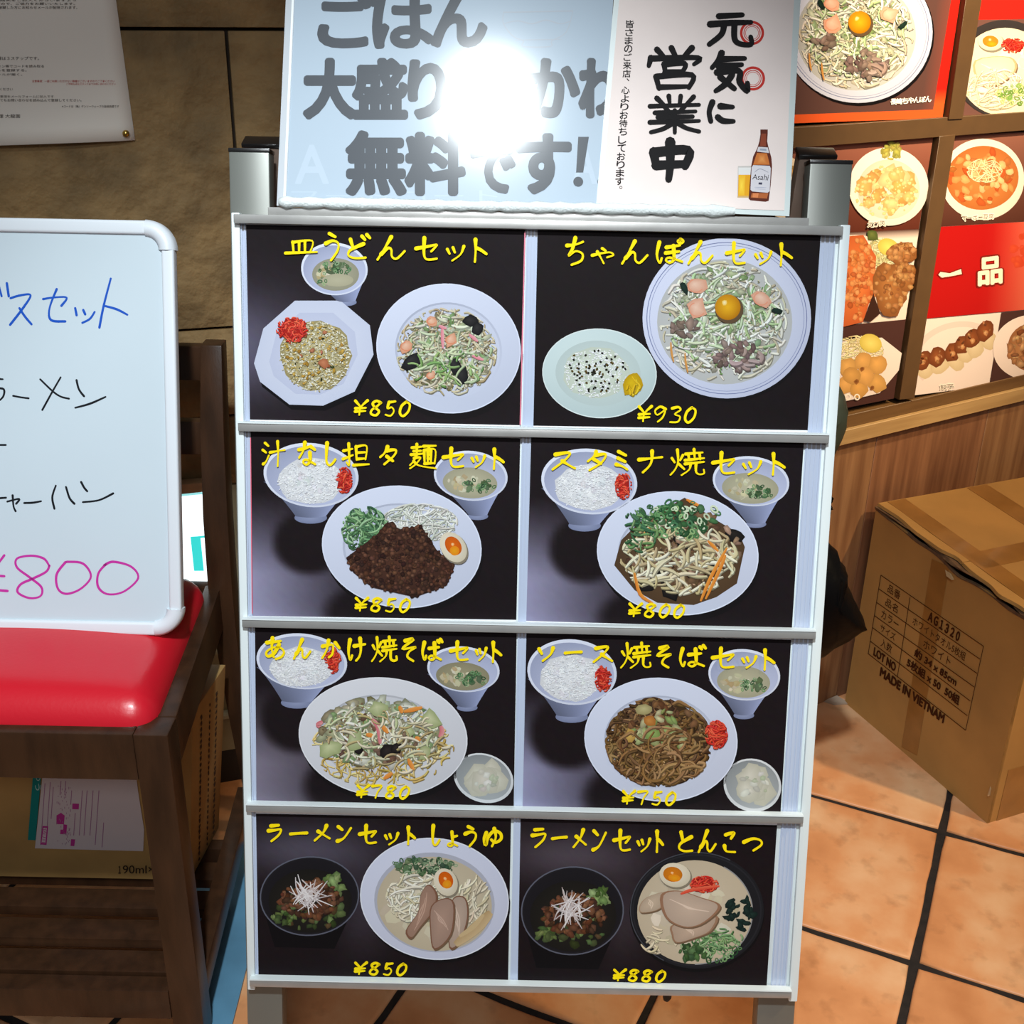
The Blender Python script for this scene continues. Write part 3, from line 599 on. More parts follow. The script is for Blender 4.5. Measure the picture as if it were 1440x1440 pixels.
dish(t, ab, 'minced_meat_noodle_plate', tantan)
pp = Print(CP, *ab, base=0.0026); pp.strand([(353, 615), (355.4, 862)], 1.2, (226, 100, 120), taper=1); pp.build('pink_edge', t)
title(t, ab, o3, s3, [('汁', 128, 245, 95, 225), ('な', 295, 390, 98, 220), ('し', 425, 485, 100, 222), ('担', 505, 640, 105, 220), ('々', 678, 768, 118, 218), ('麺', 820, 955, 108, 235), ('セ', 975, 1085, 125, 230), ('ッ', 1110, 1185, 162, 230), ('ト', 1212, 1275, 130, 240)], (499, 579, 838, 861, '¥850'))
o4, s4 = (720, 600), 3.1304; q4 = [(747, 614), (1130.5, 621), (1113.6, 883.7), (740, 873)]
t, ab = card('menu card with stir-fried bean sprouts and green onion, right side of second row', q4, 1, (158, 154, 184), els=[(824, 772, 50, 46), (925, 870, 80, 42)])
dish(t, ab, 'rice_bowl', rb(828.6, 677, 67.7, 46, 822, 739, (876.5, 683))); dish(t, ab, 'soup_bowl', sb(1056, 676.7, 54, 35, 1063, 737))
def stam(p):
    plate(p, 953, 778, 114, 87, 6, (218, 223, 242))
    pts = [C(o4, s4)(*q) for q in ((450, 610), (480, 500), (560, 420), (640, 380), (760, 312), (880, 400), (1000, 470), (1025, 530), (990, 690), (900, 750), (800, 785), (640, 775), (540, 720))]
    p.fan((958, 778), pts, (110, 84, 56), (84, 62, 42))
    for cx, cy, rx, ry in ((955, 780, 76, 52), (962, 740, 46, 30)):
        blobs(p, 40, cx, cy, rx, ry, 9, [(140, 104, 76), (112, 82, 56), (166, 130, 98), (90, 64, 44)])
    specks(p, 300, 955, 780, 76, 52, [(60, 42, 30), (190, 160, 120), (140, 100, 66), (90, 66, 44)])
    for x, y, r in ((1033, 752, 13), (912, 822, 14), (940, 832, 14), (925, 808, 10), (960, 760, 13), (950, 745, 14), (1000, 800, 9)): p.blob(x, y, r, (44, 38, 34), (20, 18, 18), asp=0.7)
    blobs(p, 34, 990, 770, 50, 40, 9, [(176, 140, 112), (150, 112, 86), (196, 162, 132)], asp=0.6)
    strands(p, 85, 955, 785, 80, 50, 36, 4.0, [(222, 212, 176), (204, 188, 144), (236, 228, 200), (196, 176, 130)], 0.5)
    for a in (((985, 845), (1000, 810), (1022, 770)), ((992, 842), (1012, 800), (1020, 780)), ((892, 805), (900, 835), (918, 848)), ((905, 752), (916, 740)), ((965, 702), (985, 712)), ((995, 760), (1010, 775))): p.strand([(x, y) for x, y in a] if len(a) > 2 else list(a), 5, (222, 126, 40), hi=(240, 160, 70))
    blobs(p, 22, 955, 730, 48, 22, 7, [(54, 92, 60), (80, 124, 78)]); scallion(p, 80, 955, 730, 62, 26, 6, ((70, 118, 74), (110, 158, 100), (48, 88, 56), (160, 190, 130), (210, 222, 190)))
    strands(p, 24, 900, 745, 24, 30, 18, 3.4, [(60, 104, 66), (110, 150, 90)], 0.3)
dish(t, ab, 'stir_fry_plate', stam)
title(t, ab, o4, s4, [('ス', 170, 285, 105, 195), ('タ', 325, 420, 100, 198), ('ミ', 450, 515, 100, 195), ('ナ', 550, 668, 98, 208), ('焼', 690, 850, 92, 218), ('セ', 875, 985, 105, 212), ('ッ', 1010, 1100, 145, 215), ('ト', 1138, 1205, 110, 218)], (883, 964, 846, 869, '¥800'))
def tofu(cx, cy, rx, ry):
    def fn(p):
        p.ell(cx, cy, rx, ry, (206, 208, 208), (222, 224, 226), 20, 36, sh=8); p.ell(cx, cy-1, rx*0.92, ry*0.9, (176, 180, 178), (156, 160, 162), 20, 36, sh=-14)
        for k in range(9): p.blob(cx+R.uniform(-0.25, 0.35)*rx, cy+R.uniform(-0.4, 0.4)*ry, rx*R.uniform(0.3, 0.5), jit((222, 218, 202), 8), (194, 190, 172), n=10, rough=0.2)
        blobs(p, 14, cx+2, cy, rx*0.45, ry*0.5, 5, [(232, 230, 218), (212, 208, 192), (200, 204, 180)], edge=0.9)
    return fn
o5, s5 = (330, 860), 3.5122; q5 = [(358.5, 882), (726.6, 888.5), (722.3, 1135), (360.7, 1128.5)]
t, ab = card('menu card with vegetable-topped yellow noodles and pickle dish, left side of third row', q5, 1, (132, 124, 142), els=[(420, 1010, 52, 46), (500, 1105, 70, 46)])
dish(t, ab, 'rice_bowl', rb(424.5, 929.8, 64, 39, 418, 988, (468, 928))); dish(t, ab, 'soup_bowl', sb(651.7, 941, 51, 32, 657, 995, (168, 160, 128)))
def anka(p):
    plate(p, 538.7, 1036.5, 119, 84, 5, (222, 222, 228))
    cx, cy = 538, 1040; strands(p, 150, cx, cy+12, 98, 52, 30, 2.6, [(224, 196, 116), (206, 174, 92), (236, 212, 142), (190, 156, 80)], 0.9)
    blobs(p, 60, cx-4, cy-10, 84, 46, 12, [(186, 178, 140), (160, 146, 108), (200, 196, 160)]); blobs(p, 46, cx-4, cy-10, 82, 44, 12, CAB, asp=0.5, rough=0.3)
    blobs(p, 20, cx, cy, 72, 40, 9, [(150, 116, 96), (170, 136, 112), (134, 100, 84)], asp=0.6)
    strands(p, 55, cx, cy-8, 80, 44, 26, 3.4, [(222, 216, 190), (204, 206, 160), (232, 230, 212)], 0.4)
    specks(p, 320, cx, cy-4, 88, 50, [(240, 232, 204), (120, 96, 70), (210, 190, 140), (150, 130, 90), (110, 130, 70)])
    for x, y, r in ((546, 1056, 13), (558, 1052, 9), (504, 1052, 8)): p.blob(x, y, r, (52, 44, 42), (26, 22, 22), asp=0.8)
    for a in (((523, 1010), (532, 1022), (535, 1045)), ((454, 1014), (448, 1018), (450, 1022)), ((620, 1020), (622, 1028), (618, 1036))): p.strand(list(a), 7, (214, 112, 120), hi=(232, 160, 160))
    for a in (((562, 992), (566, 1002)), ((568, 1000), (594, 994)), ((536, 1018), (546, 1030)), ((574, 1066), (582, 1082)), ((515, 1032), (526, 1034)), ((588, 1052), (592, 1062)), ((540, 1094), (552, 1086)), ((584, 1036), (592, 1040))): p.strand(list(a), 6.5, (226, 132, 48), hi=(242, 164, 84))
    for x, y, r in ((576, 1028, 9), (498, 1042, 16), (598, 1058, 11), (606, 1012, 17), (465, 1052, 16), (532, 996, 14)): c = jit((204, 206, 160), 14); p.blob(x, y, r, c, (160, 170, 118), asp=0.7, n=11)
    strands(p, 30, cx+10, cy+4, 84, 44, 22, 3, [(222, 212, 180), (190, 170, 120)], 0.5)
dish(t, ab, 'noodle_plate', anka); dish(t, ab, 'pickle_dish', tofu(680, 1094, 43, 34))
title(t, ab, o5, s5, [('あ', 150, 255, 118, 240), ('ん', 285, 385, 125, 238), ('か', 425, 528, 130, 235), ('け', 555, 655, 120, 248), ('焼', 672, 808, 115, 250), ('そ', 820, 905, 125, 250), ('ば', 920, 1035, 125, 245), ('セ', 1058, 1160, 138, 245), ('ッ', 1185, 1250, 170, 245), ('ト', 1266, 1325, 140, 255)], (501, 578, 1101, 1123, '¥780'))
o6, s6 = (710, 870), 3.2; q6 = [(740.3, 889.4), (1112.5, 899.7), (1097.5, 1145.6), (735, 1135.6)]
t, ab = card('menu card with brown fried noodles and red ginger, right side of third row', q6, 1, (156, 154, 186), els=[(800, 1030, 54, 50), (900, 1120, 76, 46)])
dish(t, ab, 'rice_bowl', rb(804.4, 945, 63, 46, 804, 1008, (848, 954))); dish(t, ab, 'soup_bowl', sb(1046.6, 948.8, 50.6, 36, 1046, 1006))
def yaki(p):
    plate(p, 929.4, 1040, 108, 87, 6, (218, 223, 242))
    cx, cy = 926, 1043; p.blob(cx, cy, 70, (92, 66, 40), (66, 46, 28), asp=0.86, rot=0, n=24, rough=0.06)
    strands(p, 210, cx, cy, 72, 60, 34, 4.0, [(126, 92, 54), (104, 72, 40), (146, 110, 68), (84, 58, 34), (134, 96, 50)], 0.9)
    specks(p, 300, cx, cy, 68, 56, [(60, 40, 24), (160, 120, 76), (120, 84, 48), (186, 146, 98)])
    blobs(p, 26, cx+4, cy-32, 52, 24, 8, [(140, 96, 66), (120, 78, 52), (160, 116, 78), (80, 54, 40)], asp=0.6)
    blobs(p, 18, cx+2, cy-14, 48, 30, 9, [(190, 196, 132), (206, 202, 150), (160, 176, 104), (214, 206, 158)], asp=0.5); p.blob(918, 1032, 12, (156, 178, 104), (122, 146, 76), asp=0.6); p.blob(938, 1026, 10, (172, 190, 120), (130, 154, 84), asp=0.6)
    p.blob(907, 998, 12, (196, 186, 134), (160, 146, 98), asp=0.6); p.blob(913, 1014, 8, (204, 140, 70), (170, 104, 44)); p.blob(886, 1034, 9, (220, 180, 96), (180, 140, 70))
    strands(p, 40, cx, cy+20, 66, 40, 40, 3.6, [(150, 112, 68), (112, 78, 44), (166, 126, 80)], 1.0)
    ginger(p, 1007, 1032, 15, 19, 60, 16)
dish(t, ab, 'fried_noodle_plate', yaki); dish(t, ab, 'pickle_dish', tofu(1058, 1104, 41, 37))
title(t, ab, o6, s6, [('ソ', 145, 225, 120, 195), ('ー', 262, 352, 138, 160), ('ス', 390, 490, 115, 200), ('焼', 515, 660, 100, 225), ('そ', 675, 755, 115, 225), ('ば', 780, 910, 110, 220), ('セ', 925, 1035, 122, 225), ('ッ', 1060, 1135, 160, 225), ('ト', 1158, 1218, 130, 235)], (874, 952, 1109, 1132, '¥750'))
# row 4
def don(cx, cy, rx, ry, fx):
    def fn(p):
        p.poly([(cx-rx, cy), (cx-rx*0.7, cy+ry*1.28), (cx+rx*0.5, cy+ry*1.32), (cx+rx, cy)], (16, 14, 17))
        p.ell(cx, cy, rx, ry, (22, 20, 23), (30, 28, 33), -4, 48); p.ring(cx, cy, rx, ry, 1.8, (96, 98, 112), -4, 48); p.ring(cx, cy, rx-2, ry-2, 1.6, (34, 32, 36), -4, 48)
        p.ell(cx+1, cy+ry*0.12, rx*0.84, ry*0.8, (42, 38, 30), (28, 26, 24), 0, 36)
        x, y = cx+4, cy+8
        blobs(p, 24, x, y+8, rx*0.66, ry*0.56, 7, [(90, 110, 60), (120, 140, 84), (70, 82, 48), (96, 76, 50)]); blobs(p, 18, cx+rx*0.5, cy-ry*0.3, 13, 13, 7, [(120, 150, 84), (160, 184, 120), (90, 120, 60)], rough=0.4, nn=11)
        blobs(p, 16, cx-rx*0.5, cy+ry*0.52, 16, 9, 6, [(80, 100, 56), (120, 140, 80)], rough=0.4)
        blobs(p, 90, x-2, y-2, rx*0.62, ry*0.44, 6, [(120, 74, 50), (98, 60, 40), (142, 92, 64), (80, 50, 36)]); blobs(p, 22, cx+rx*0.05, cy-ry*0.2, 24, 12, 6, [(150, 98, 68), (116, 72, 48)])
        for _ in range(34):
            u, v = in_ell(cx-2, cy-2, rx*0.2, ry*0.2); a = R.uniform(0.3, 2.9); l = R.uniform(14, 27); cu = R.uniform(-5, 5)
            p.strand([(u-l*math.cos(a), v-l*math.sin(a)*0.9), (u+cu, v+cu*0.4), (u+l*math.cos(a), v+l*math.sin(a)*0.9)], 1.7, R.choice([(222, 214, 214), (198, 188, 188), (238, 232, 230), (206, 190, 186)]))
    return fn
def slice_(p, pts, c=(190, 160, 140), e=(132, 92, 72)):
    pts = closed(pts)
    cx = sum(q[0] for q in pts)/len(pts); cy = sum(q[1] for q in pts)/len(pts); n = len(pts)
    p.poly([(x+1.5, y+2) for x, y in pts], (120, 96, 74)); p.poly(pts, e)
    ins = [(cx+(x-cx)*0.9, cy+(y-cy)*0.95) for x, y in pts]; p.fan((cx, cy), ins, c, tuple(v*0.9 for v in c))
    for k in range(3):
        u = 0.3+0.2*k; p.strand([(cx+(pts[0][0]-cx)*u, cy+(pts[0][1]-cy)*u), (cx+3*k-3, cy), (cx+(pts[n//2][0]-cx)*u, cy+(pts[n//2][1]-cy)*u)], 1.4, tuple(min(255, v+24) for v in c))
o7, s7 = (330, 1120), 3.5122; q7 = [(360, 1144), (718.6, 1150.7), (714.4, 1380.5), (363.6, 1372.8)]
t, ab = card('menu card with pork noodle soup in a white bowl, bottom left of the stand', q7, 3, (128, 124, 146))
dish(t, ab, 'black_rice_bowl', don(435.3, 1260, 70, 56, 430))
def ram1(p):
    cx, cy = 611, 1263.8
    p.ell(cx+2, cy+4, 105, 86, (14, 12, 14), (20, 17, 20), 8); p.ell(cx, cy, 105, 85.5, (220, 222, 238), (208, 212, 232), 8, 60, sh=8); p.ring(cx, cy, 105, 85.5, 1.6, (232, 236, 248), 8, 60)
    p.ell(cx, cy+5, 85, 70, (196, 196, 204), (180, 182, 196), 8, 48); p.ell(cx, cy+7, 81, 66, (214, 200, 172), (196, 182, 156), 8, 48)
    blobs(p, 20, cx-20, cy+10, 50, 40, 14, [(220, 208, 184), (208, 194, 166)], edge=0.98)
    blobs(p, 26, 597, 1218, 42, 12, 6, [(64, 92, 66), (90, 118, 84), (120, 140, 104)]); scallion(p, 50, 596, 1217, 46, 13, 4, ((60, 92, 64), (96, 128, 88), (150, 170, 136)))
    strands(p, 75, 585, 1262, 40, 34, 26, 3, [(232, 224, 200), (214, 202, 170), (240, 234, 214)], 0.4); strands(p, 26, 668, 1262, 22, 36, 26, 3.2, [(230, 220, 194), (214, 200, 168)], 0.3, ang=1.9)
    f = C(o7, s7); slice_(p, [f(*q) for q in ((960, 432), (1000, 480), (985, 560), (920, 640), (870, 700), (845, 660), (905, 570), (920, 480))], (176, 140, 120))
    slice_(p, [f(*q) for q in ((1080, 500), (1140, 500), (1152, 600), (1110, 720), (1060, 745), (1060, 600))], (196, 172, 154)); slice_(p, [f(*q) for q in ((970, 540), (1040, 500), (1085, 530), (1070, 680), (985, 755), (965, 650))], (182, 150, 132))
    p.strand([f(1265, 570), f(1200, 640), f(1090, 730)], 16, (186, 156, 112), hi=(208, 182, 140)); p.strand([f(1230, 580), f(1180, 640), f(1110, 690)], 7, (206, 180, 136))
    egg(p, 627, 1240, 16, 20, -25, 0, -3)
dish(t, ab, 'pork_noodle_soup', ram1)
title(t, ab, o7, s7, [('ラ', 160, 240, 128, 225), ('ー', 268, 368, 166, 190), ('メ', 388, 480, 130, 222), ('ン', 500, 585, 135, 225), ('セ', 610, 708, 130, 235), ('ッ', 738, 815, 170, 240), ('ト', 848, 900, 138, 240), ('し', 970, 1022, 130, 245), ('ょ', 1045, 1108, 162, 248), ('う', 1130, 1200, 135, 250), ('ゆ', 1225, 1325, 145, 250)], (498, 574, 1350, 1371, '¥850'))
o8, s8 = (710, 1130), 3.2; q8 = [(732, 1151), (1092.8, 1160.3), (1078, 1387.8), (728, 1380.6)]
t, ab = card('menu card with pork noodle soup in a black bowl, bottom right of the stand', q8, 3, (124, 112, 126))
dish(t, ab, 'black_rice_bowl', don(805, 1280.6, 72.5, 62.5, 800))
def ram2(p):
    cx, cy = 980, 1280; p.ell(cx, cy+3, 95, 84, (12, 10, 12), (18, 16, 18)); p.ell(cx, cy, 94, 82, (24, 24, 27), (32, 32, 36), 0, 60); p.ring(cx, cy, 94, 82, 1.4, (70, 72, 80), 0, 60, 120, 300); p.ring(cx, cy, 91, 79, 2, (40, 40, 45), 0, 60)
    p.ell(977, 1282.5, 81, 73, (214, 200, 176), (200, 184, 158), 0, 52); p.ring(977, 1282.5, 82, 74, 1.6, (150, 150, 150), 0, 52, -60, 90)
    blobs(p, 26, 977, 1285, 60, 54, 13, [(220, 208, 184), (206, 192, 164), (226, 216, 194)], edge=0.98); strands(p, 16, 925, 1320, 28, 20, 22, 2.4, [(230, 216, 180)], 0.6)
    scallion(p, 70, 999, 1331, 42, 21, 5, ((70, 110, 66), (110, 150, 96), (160, 190, 140), (50, 84, 52))); blobs(p, 24, 975, 1338, 20, 13, 6, [(64, 96, 56), (90, 126, 76)]); strands(p, 30, 1010, 1320, 34, 14, 16, 2.6, [(140, 176, 120), (90, 130, 80)], 0.5)
    for a in range(26): x, y = in_ell(1038, 1284, 20, 24); p.blob(x, y, R.uniform(4, 9), (34, 56, 50), (18, 34, 32), asp=0.5, rough=0.35)
    f = C(o8, s8); slice_(p, [f(*q) for q in ((640, 420), (720, 400), (700, 470), (615, 490), (605, 460))], (206, 184, 160), (176, 146, 118))
    slice_(p, [f(*q) for q in ((760, 540), (950, 500), (930, 570), (850, 605), (770, 625), (750, 590))], (202, 176, 154), (160, 124, 98)); slice_(p, [f(*q) for q in ((700, 410), (780, 390), (880, 420), (965, 450), (955, 490), (880, 545), (800, 555), (720, 510))], (208, 184, 164), (156, 116, 90))
    ginger(p, 990, 1243, 19, 11, 40, 15); p.strand([f(790, 405), f(850, 385), f(965, 370)], 5, (220, 70, 50), hi=(236, 110, 80))
    egg(p, 949, 1230, 22, 17, 10, -3, -1, (226, 130, 24)); 
dish(t, ab, 'pork_noodle_soup', ram2)
title(t, ab, o8, s8, [('ラ', 115, 190, 102, 200), ('ー', 205, 285, 138, 162), ('メ', 300, 372, 105, 200), ('ン', 388, 462, 110, 212), ('セ', 482, 570, 108, 215), ('ッ', 590, 658, 148, 218), ('ト', 674, 718, 112, 222), ('と', 775, 850, 115, 218), ('ん', 862, 955, 110, 222), ('こ', 978, 1042, 120, 222), ('つ', 1065, 1160, 145, 215)], (861.5, 937.5, 1360, 1380, '¥880'))

# ================================================================== the stand itself
st = empty('menu_stand', BOARD.mat()); props(st, 'silver and white A-frame menu stand holding eight menu cards', 'menu stand')
alu = M('brushed_aluminium', (186, 184, 180), 0.38, 0.55, noise=(30, 0.06), bump=(60, 0.05)); whitef = M('white_enamel', (224, 232, 232), 0.4)
clear = M('bluish_plastic_strip', (186, 196, 216), 0.25, coat=0.5); grey = M('grey_plastic_lip', (160, 158, 160), 0.4); blackp = M('black_plastic_cap', (22, 20, 20), 0.3, coat=0.4)
postm = M('satin_grey_post', (116, 118, 112), 0.35, 0.3)
Hb = 4*P
MB().box((-0.004, -Hb-0.004, -0.0125), (W+0.009, -0.002, -0.0065)).build('backing_panel', whitef, st, bevel=0.0015)
for a, b in ((-0.006, 0.0035), (W-0.002, W+0.0105)):
    pass
for s, (xa, xb) in ((0, (-0.0045, 0.0045)), (1, (W-0.001, W+0.0095))):
    MB().box((xa, -Hb-0.018, -0.013), (xb, 0.002, -0.001)).build('side_frame', whitef, st, bevel=0.0015)
# clear channel strips with ribs
cols3 = [BOARD.hit(341, 400)[0], (BOARD.hit(747.5, 400)[0]), BOARD.hit(1158, 400)[0]]
for xc, hw in ((0.0105, 0.0062), (cols3[1], 0.0068), (cols3[2]+0.002, 0.009)):
    m = MB().box((xc-hw, -Hb, -0.0068), (xc+hw, -0.004, -0.0052))
    for k in (-0.8, -0.25, 0.3, 0.85): m.box((xc+hw*k-0.0007, -Hb, -0.0055), (xc+hw*k+0.0007, -0.004, -0.0036 if abs(k) > 0.5 else -0.0044))
    m.build('channel_strip', clear, st)
for i in range(5):
    y = -i*P
    MB().box((-0.0005, y-0.0095, -0.006), (W+0.0005, y, 0.006)).build('rail', alu, st, bevel=0.0012)
    if i < 4: MB().box((0.001, y-0.0165, -0.0062), (W-0.001, y-0.009, -0.0046)).build('rail_lip', grey, st)
    if i: MB().box((0.0, y-0.0004, -0.004), (W, y+0.0012, 0.0072)).build('rail_edge', whitef, st)
Lf = Hb+(1.054-Hb*math.cos(BL))/math.cos(BL)
gl = (H-0.24604)/math.cos(BL)
for s, (xa, xb) in ((0, (-0.0085, 0.0345)), (1, (W-0.0345, W+0.0105))):
    yt = 0.066
    MB().box((xa, -gl+0.004, -0.040), (xb, yt, -0.0130)).build('front_post', postm, st, bevel=0.002)
    MB().box((xa-0.0005, yt-0.001, -0.0405), (xb+0.0005, yt+0.0035, -0.0125)).build('post_cap', blackp, st, bevel=0.001)
# rear frame: world-space legs turned into the stand's frame
Mi = BOARD.mat().inverted()
def wl_(p): return Mi @ Vector(p)
top = BOARD.w(0, 0.060, -0.052)
for s, xo in ((0, 0.018), (1, W-0.018)):
    a = BOARD.w(xo, 0.079, -0.060); b = np.array([a[0], 1.60, 0.0])
    MB().bar(wl_(a), wl_(b), 0.040, 0.022, (1, 0, 0)).build('rear_post', M('brown_grey_post', (122, 104, 92), 0.45, 0.3), st, bevel=0.002)
    d = (a-b)/np.linalg.norm(a-b)
    MB().bar(wl_(a), wl_(a+d*0.005), 0.042, 0.024, (1, 0, 0)).build('post_cap', blackp, st, bevel=0.001)
a = BOARD.w(0.03, 0.0, -0.056); 
MB().box((0.034, -0.0005, -0.040), (W-0.034, 0.0085, -0.004)).build('top_ledge', alu, st, bevel=0.001)
MB().bar(wl_((-0.27, 1.545, 0.20)), wl_((0.33, 1.545, 0.20)), 0.02, 0.02, (0, 1, 0)).build('rear_crossbar', postm, st)
MB().bar((0.034, -gl+0.16, -0.03), (W-0.034, -gl+0.16, -0.03), 0.02, 0.02, (0, 1, 0)).build('rear_crossbar', postm, st) if False else None
rx_ = BOARD.hit(940, 1410)
MB().tube([(rx_[0]+0.004, -Hb+0.01, -0.02), (rx_[0]+0.001, rx_[1]-0.006, -0.02), (rx_[0], rx_[1]-0.0095, -0.02), (rx_[0], rx_[1]-0.011, -0.02)], [0.0052, 0.0052, 0.0036, 0.001], 12).build('hanging_rod', M('matt_black_rubber', (30, 26, 24), 0.6), st, smooth=True)

# ================================================================== signs standing on the ledge
SL = 0.43
sg0 = BOARD.w(*BOARD.hit(750, 298, -0.012), -0.012)
SIGN = Plane(sg0, bX, np.array([0, 0, 1])*math.cos(SL)+bh*math.sin(SL))
def sheet(plane, quad, n0, n1, name, mat, parent=None, ab=None):
    hs = [plane.hit(x, y, n1) for x, y in quad]; a0, b0 = ab if ab else (sum(h[0] for h in hs)/4, min(h[1] for h in hs))
    o = MB().hexa([(a-a0, b-b0, n0) for a, b in hs[::-1]]+[(a-a0, b-b0, n1) for a, b in hs[::-1]]).build(name, mat, parent)
    return o, (a0, b0)
t = empty('free_rice_sign'); 
film = M('glossy_laminated_sheet', (168, 184, 198), 0.5, coat=0.8, coat_rough=0.10, spec=0.3)
qa = [(420, -160), (872, -160), (845, 289), (401, 289)]
hs = [SIGN.hit(*q) for q in qa]; ab = (sum(h[0] for h in hs)/4, min(h[1] for h in hs)); t.matrix_world = SIGN.mat(*ab)
props(t, 'glossy white sign with big grey letters offering free rice refills, lamp glare on it', 'sign')
sheet(SIGN, qa, 0.0, 0.0012, 'laminated_sheet', film, t, ab)
sheet(SIGN, [(409, -160), (421, -160), (402, 289), (389, 289)], -0.0004, 0.0026, 'sheet_edge', M('frosted_acrylic_edge', (214, 220, 226), 0.2, coat=1.0, alpha=0.75), t, ab)
sheet(SIGN, [(417, -160), (420, -160), (401, 289), (398, 289)], 0.0001, 0.0028, 'sheet_edge', M('white_border_strip', (236, 240, 240), 0.4), t, ab)
inkA = attr_mat('grey_ink_under_film', 0.5, 0.3, 0.8, coat_rough=0.10)
p = Print(SIGN, *ab, base=0.00125); GA = (54, 60, 68); k = -0.053
def ch(p, c, x0, y0, x1, y1, col, off=0.03, sk=-0.05): typ(p, c, ((x0, y0), (x1, y0), (x1+sk*(y1-y0)*0, y1), (x0, y1)), col, off)
for c, x0, y0, x1, y1 in (('ご', 450, -6, 530, 65), ('は', 527, -4, 607, 66), ('ん', 609, -8, 682, 64), ('大', 430, 86, 498, 165), ('盛', 499, 86, 570, 165), ('り', 577, 88, 624, 165), ('お', 662, 86, 736, 163), ('か', 744, 86, 812, 163), ('わ', 817, 86, 890, 163), ('無', 490, 188, 568, 272), ('料', 573, 190, 651, 272), ('で', 664, 208, 722, 270), ('す', 729, 192, 800, 270)):
    x1 = min(x1, 862) if c == 'わ' else x1; ch(p, c, x0, y0, x1, y1, GA, 0.06)
for x in (806, 840): p.poly([(x+7, 193), (x+22, 193), (x+14, 243), (x+4, 243)], GA); p.ell(x+7, 256, 7, 7, GA, GA, 0, 18)
for c, x0, x1 in (('A', 415, 462), ('S', 470, 508), ('A', 800, 838)): pass
p.build('lettering', t, inkA)
p = Print(SIGN, *ab, base=0.00125); c = (172, 180, 190)
p.strand([(708, 18), (806, 16)], 2, c, taper=1); p.strand([(708, 18), (708, 34), (722, 52), (736, 58), (736, 66), (774, 66), (776, 58), (796, 46), (806, 16)], 1.8, c); p.strand([(708, 34), (728, 30), (748, 34), (768, 29), (788, 34), (803, 30)], 2, c); p.strand([(724, 57), (790, 56)], 1.6, c)
p.build('bowl_drawing', t, inkA)
c = (177, 192, 206)
for tx, q_, o_ in (('A', ((416, 205), (462, 205), (462, 258), (416, 258)), 0.03), ('A', ((806, 205), (838, 205), (838, 258), (806, 258)), 0.03), ('フードコート', ((410, 268), (700, 268), (700, 284), (410, 284)), 0.02)):
    p = Print(SIGN, *ab, base=0.00121); typ(p, tx, q_, c, o_); p.build('faint_lettering', t, inkA)
# open for business sheet
t = empty('open_for_business_sign'); qb = [(877, -160), (1134, -160), (1110, 304), (838, 292)]
SB = Plane(SIGN.w(0, 0, 0.0034), SIGN.x, SIGN.y)
hs = [SB.hit(*q) for q in qb]; ab = (sum(h[0] for h in hs)/4, min(h[1] for h in hs)); t.matrix_world = SB.mat(*ab)
props(t, 'pinkish white sign with black brush lettering and printed beer bottle', 'sign')
sheet(SB, qb, -0.001, 0.0, 'laminate_border', M('pale_laminate_border', (204, 214, 212), 0.35, coat=0.3), t, ab)
sheet(SB, [(885, -160), (1124, -160), (1103, 296), (845, 287)], -0.0002, 0.0006, 'paper', M('pinkish_white_paper', (234, 218, 211), 0.55, noise=(14, 0.03)), t, ab)
p = Print(SB, *ab, base=0.0007); f = C((740, 0), 3.0); BK = (18, 15, 16)
for cx, cy in ((952, 140), (956, 332)):
    p = Print(SB, *ab, base=0.0007); x, y = f(cx, cy); p.ring(x, y, 17, 17, 3.6, (196, 52, 44), 0, 40); p.ring(x, y, 12, 12, 1.2, (196, 52, 44), 0, 40); p.ring(x, y, 9.5, 9.5, 0.8, (206, 90, 80), 0, 40)
    p.build('red_ring', t)
p = Print(SB, *ab, base=0.0012)
for c, x0, x1, y0, y1, pen in (('元', 757, 962, 50, 203, 9.5), ('気', 768, 947, 210, 402, 10), ('に', 757, 888, 418, 527, 9.5), ('営', 503, 738, 190, 388, 9), ('業', 510, 740, 395, 572, 7.5), ('中', 515, 705, 578, 780, 15)):
    a = f(x0, y0); b = f(x1, y1); brush(p, c, (a[0], a[1], b[0], b[1]), pen, BK, True)
p.build('brush_lettering', t)
p = Print(SB, *ab, base=0.0007); s_ = '皆さまのご来店、心よりお待ちしております。'
for i, c in enumerate(s_):
    y = 86+i*34.9; x = 437-46*i/20; hh = 15; big = c not in '、。'
    a = f(x-(17 if big else -2), y+1); b = f(x+(17 if big else 14), y+(32 if big else 14)); ch(p, c, a[0], a[1], b[0], b[1], BK, 0.03 if big else 0.01)
p.build('small_lettering', t)
p = Print(SB, *ab, base=0.0007); f = C((1020, 160), 10.286)
def F_(*q): return [f(a, b) for a, b in q]
p.poly(F_((180, 760), (375, 755), (365, 1215), (170, 1215)), (196, 190, 184)); p.poly(F_((188, 880), (370, 880), (355, 1195), (180, 1195)), (226, 160, 30))
p.fan(f(230, 1040), F_((195, 890), (290, 890), (275, 1185), (190, 1185)), (246, 210, 70), (232, 176, 40)); p.poly(F_((188, 780), (370, 780), (370, 885), (188, 885)), (222, 220, 216)); p.poly(F_((180, 1190), (360, 1190), (350, 1215), (172, 1215)), (206, 170, 110))
out = F_((505, 230), (612, 230), (612, 290), (604, 400), (620, 480), (665, 640), (674, 760), (655, 1030), (625, 1262), (580, 1275), (360, 1255), (335, 1230), (350, 1000), (372, 760), (400, 620), (460, 500), (490, 400), (505, 300))
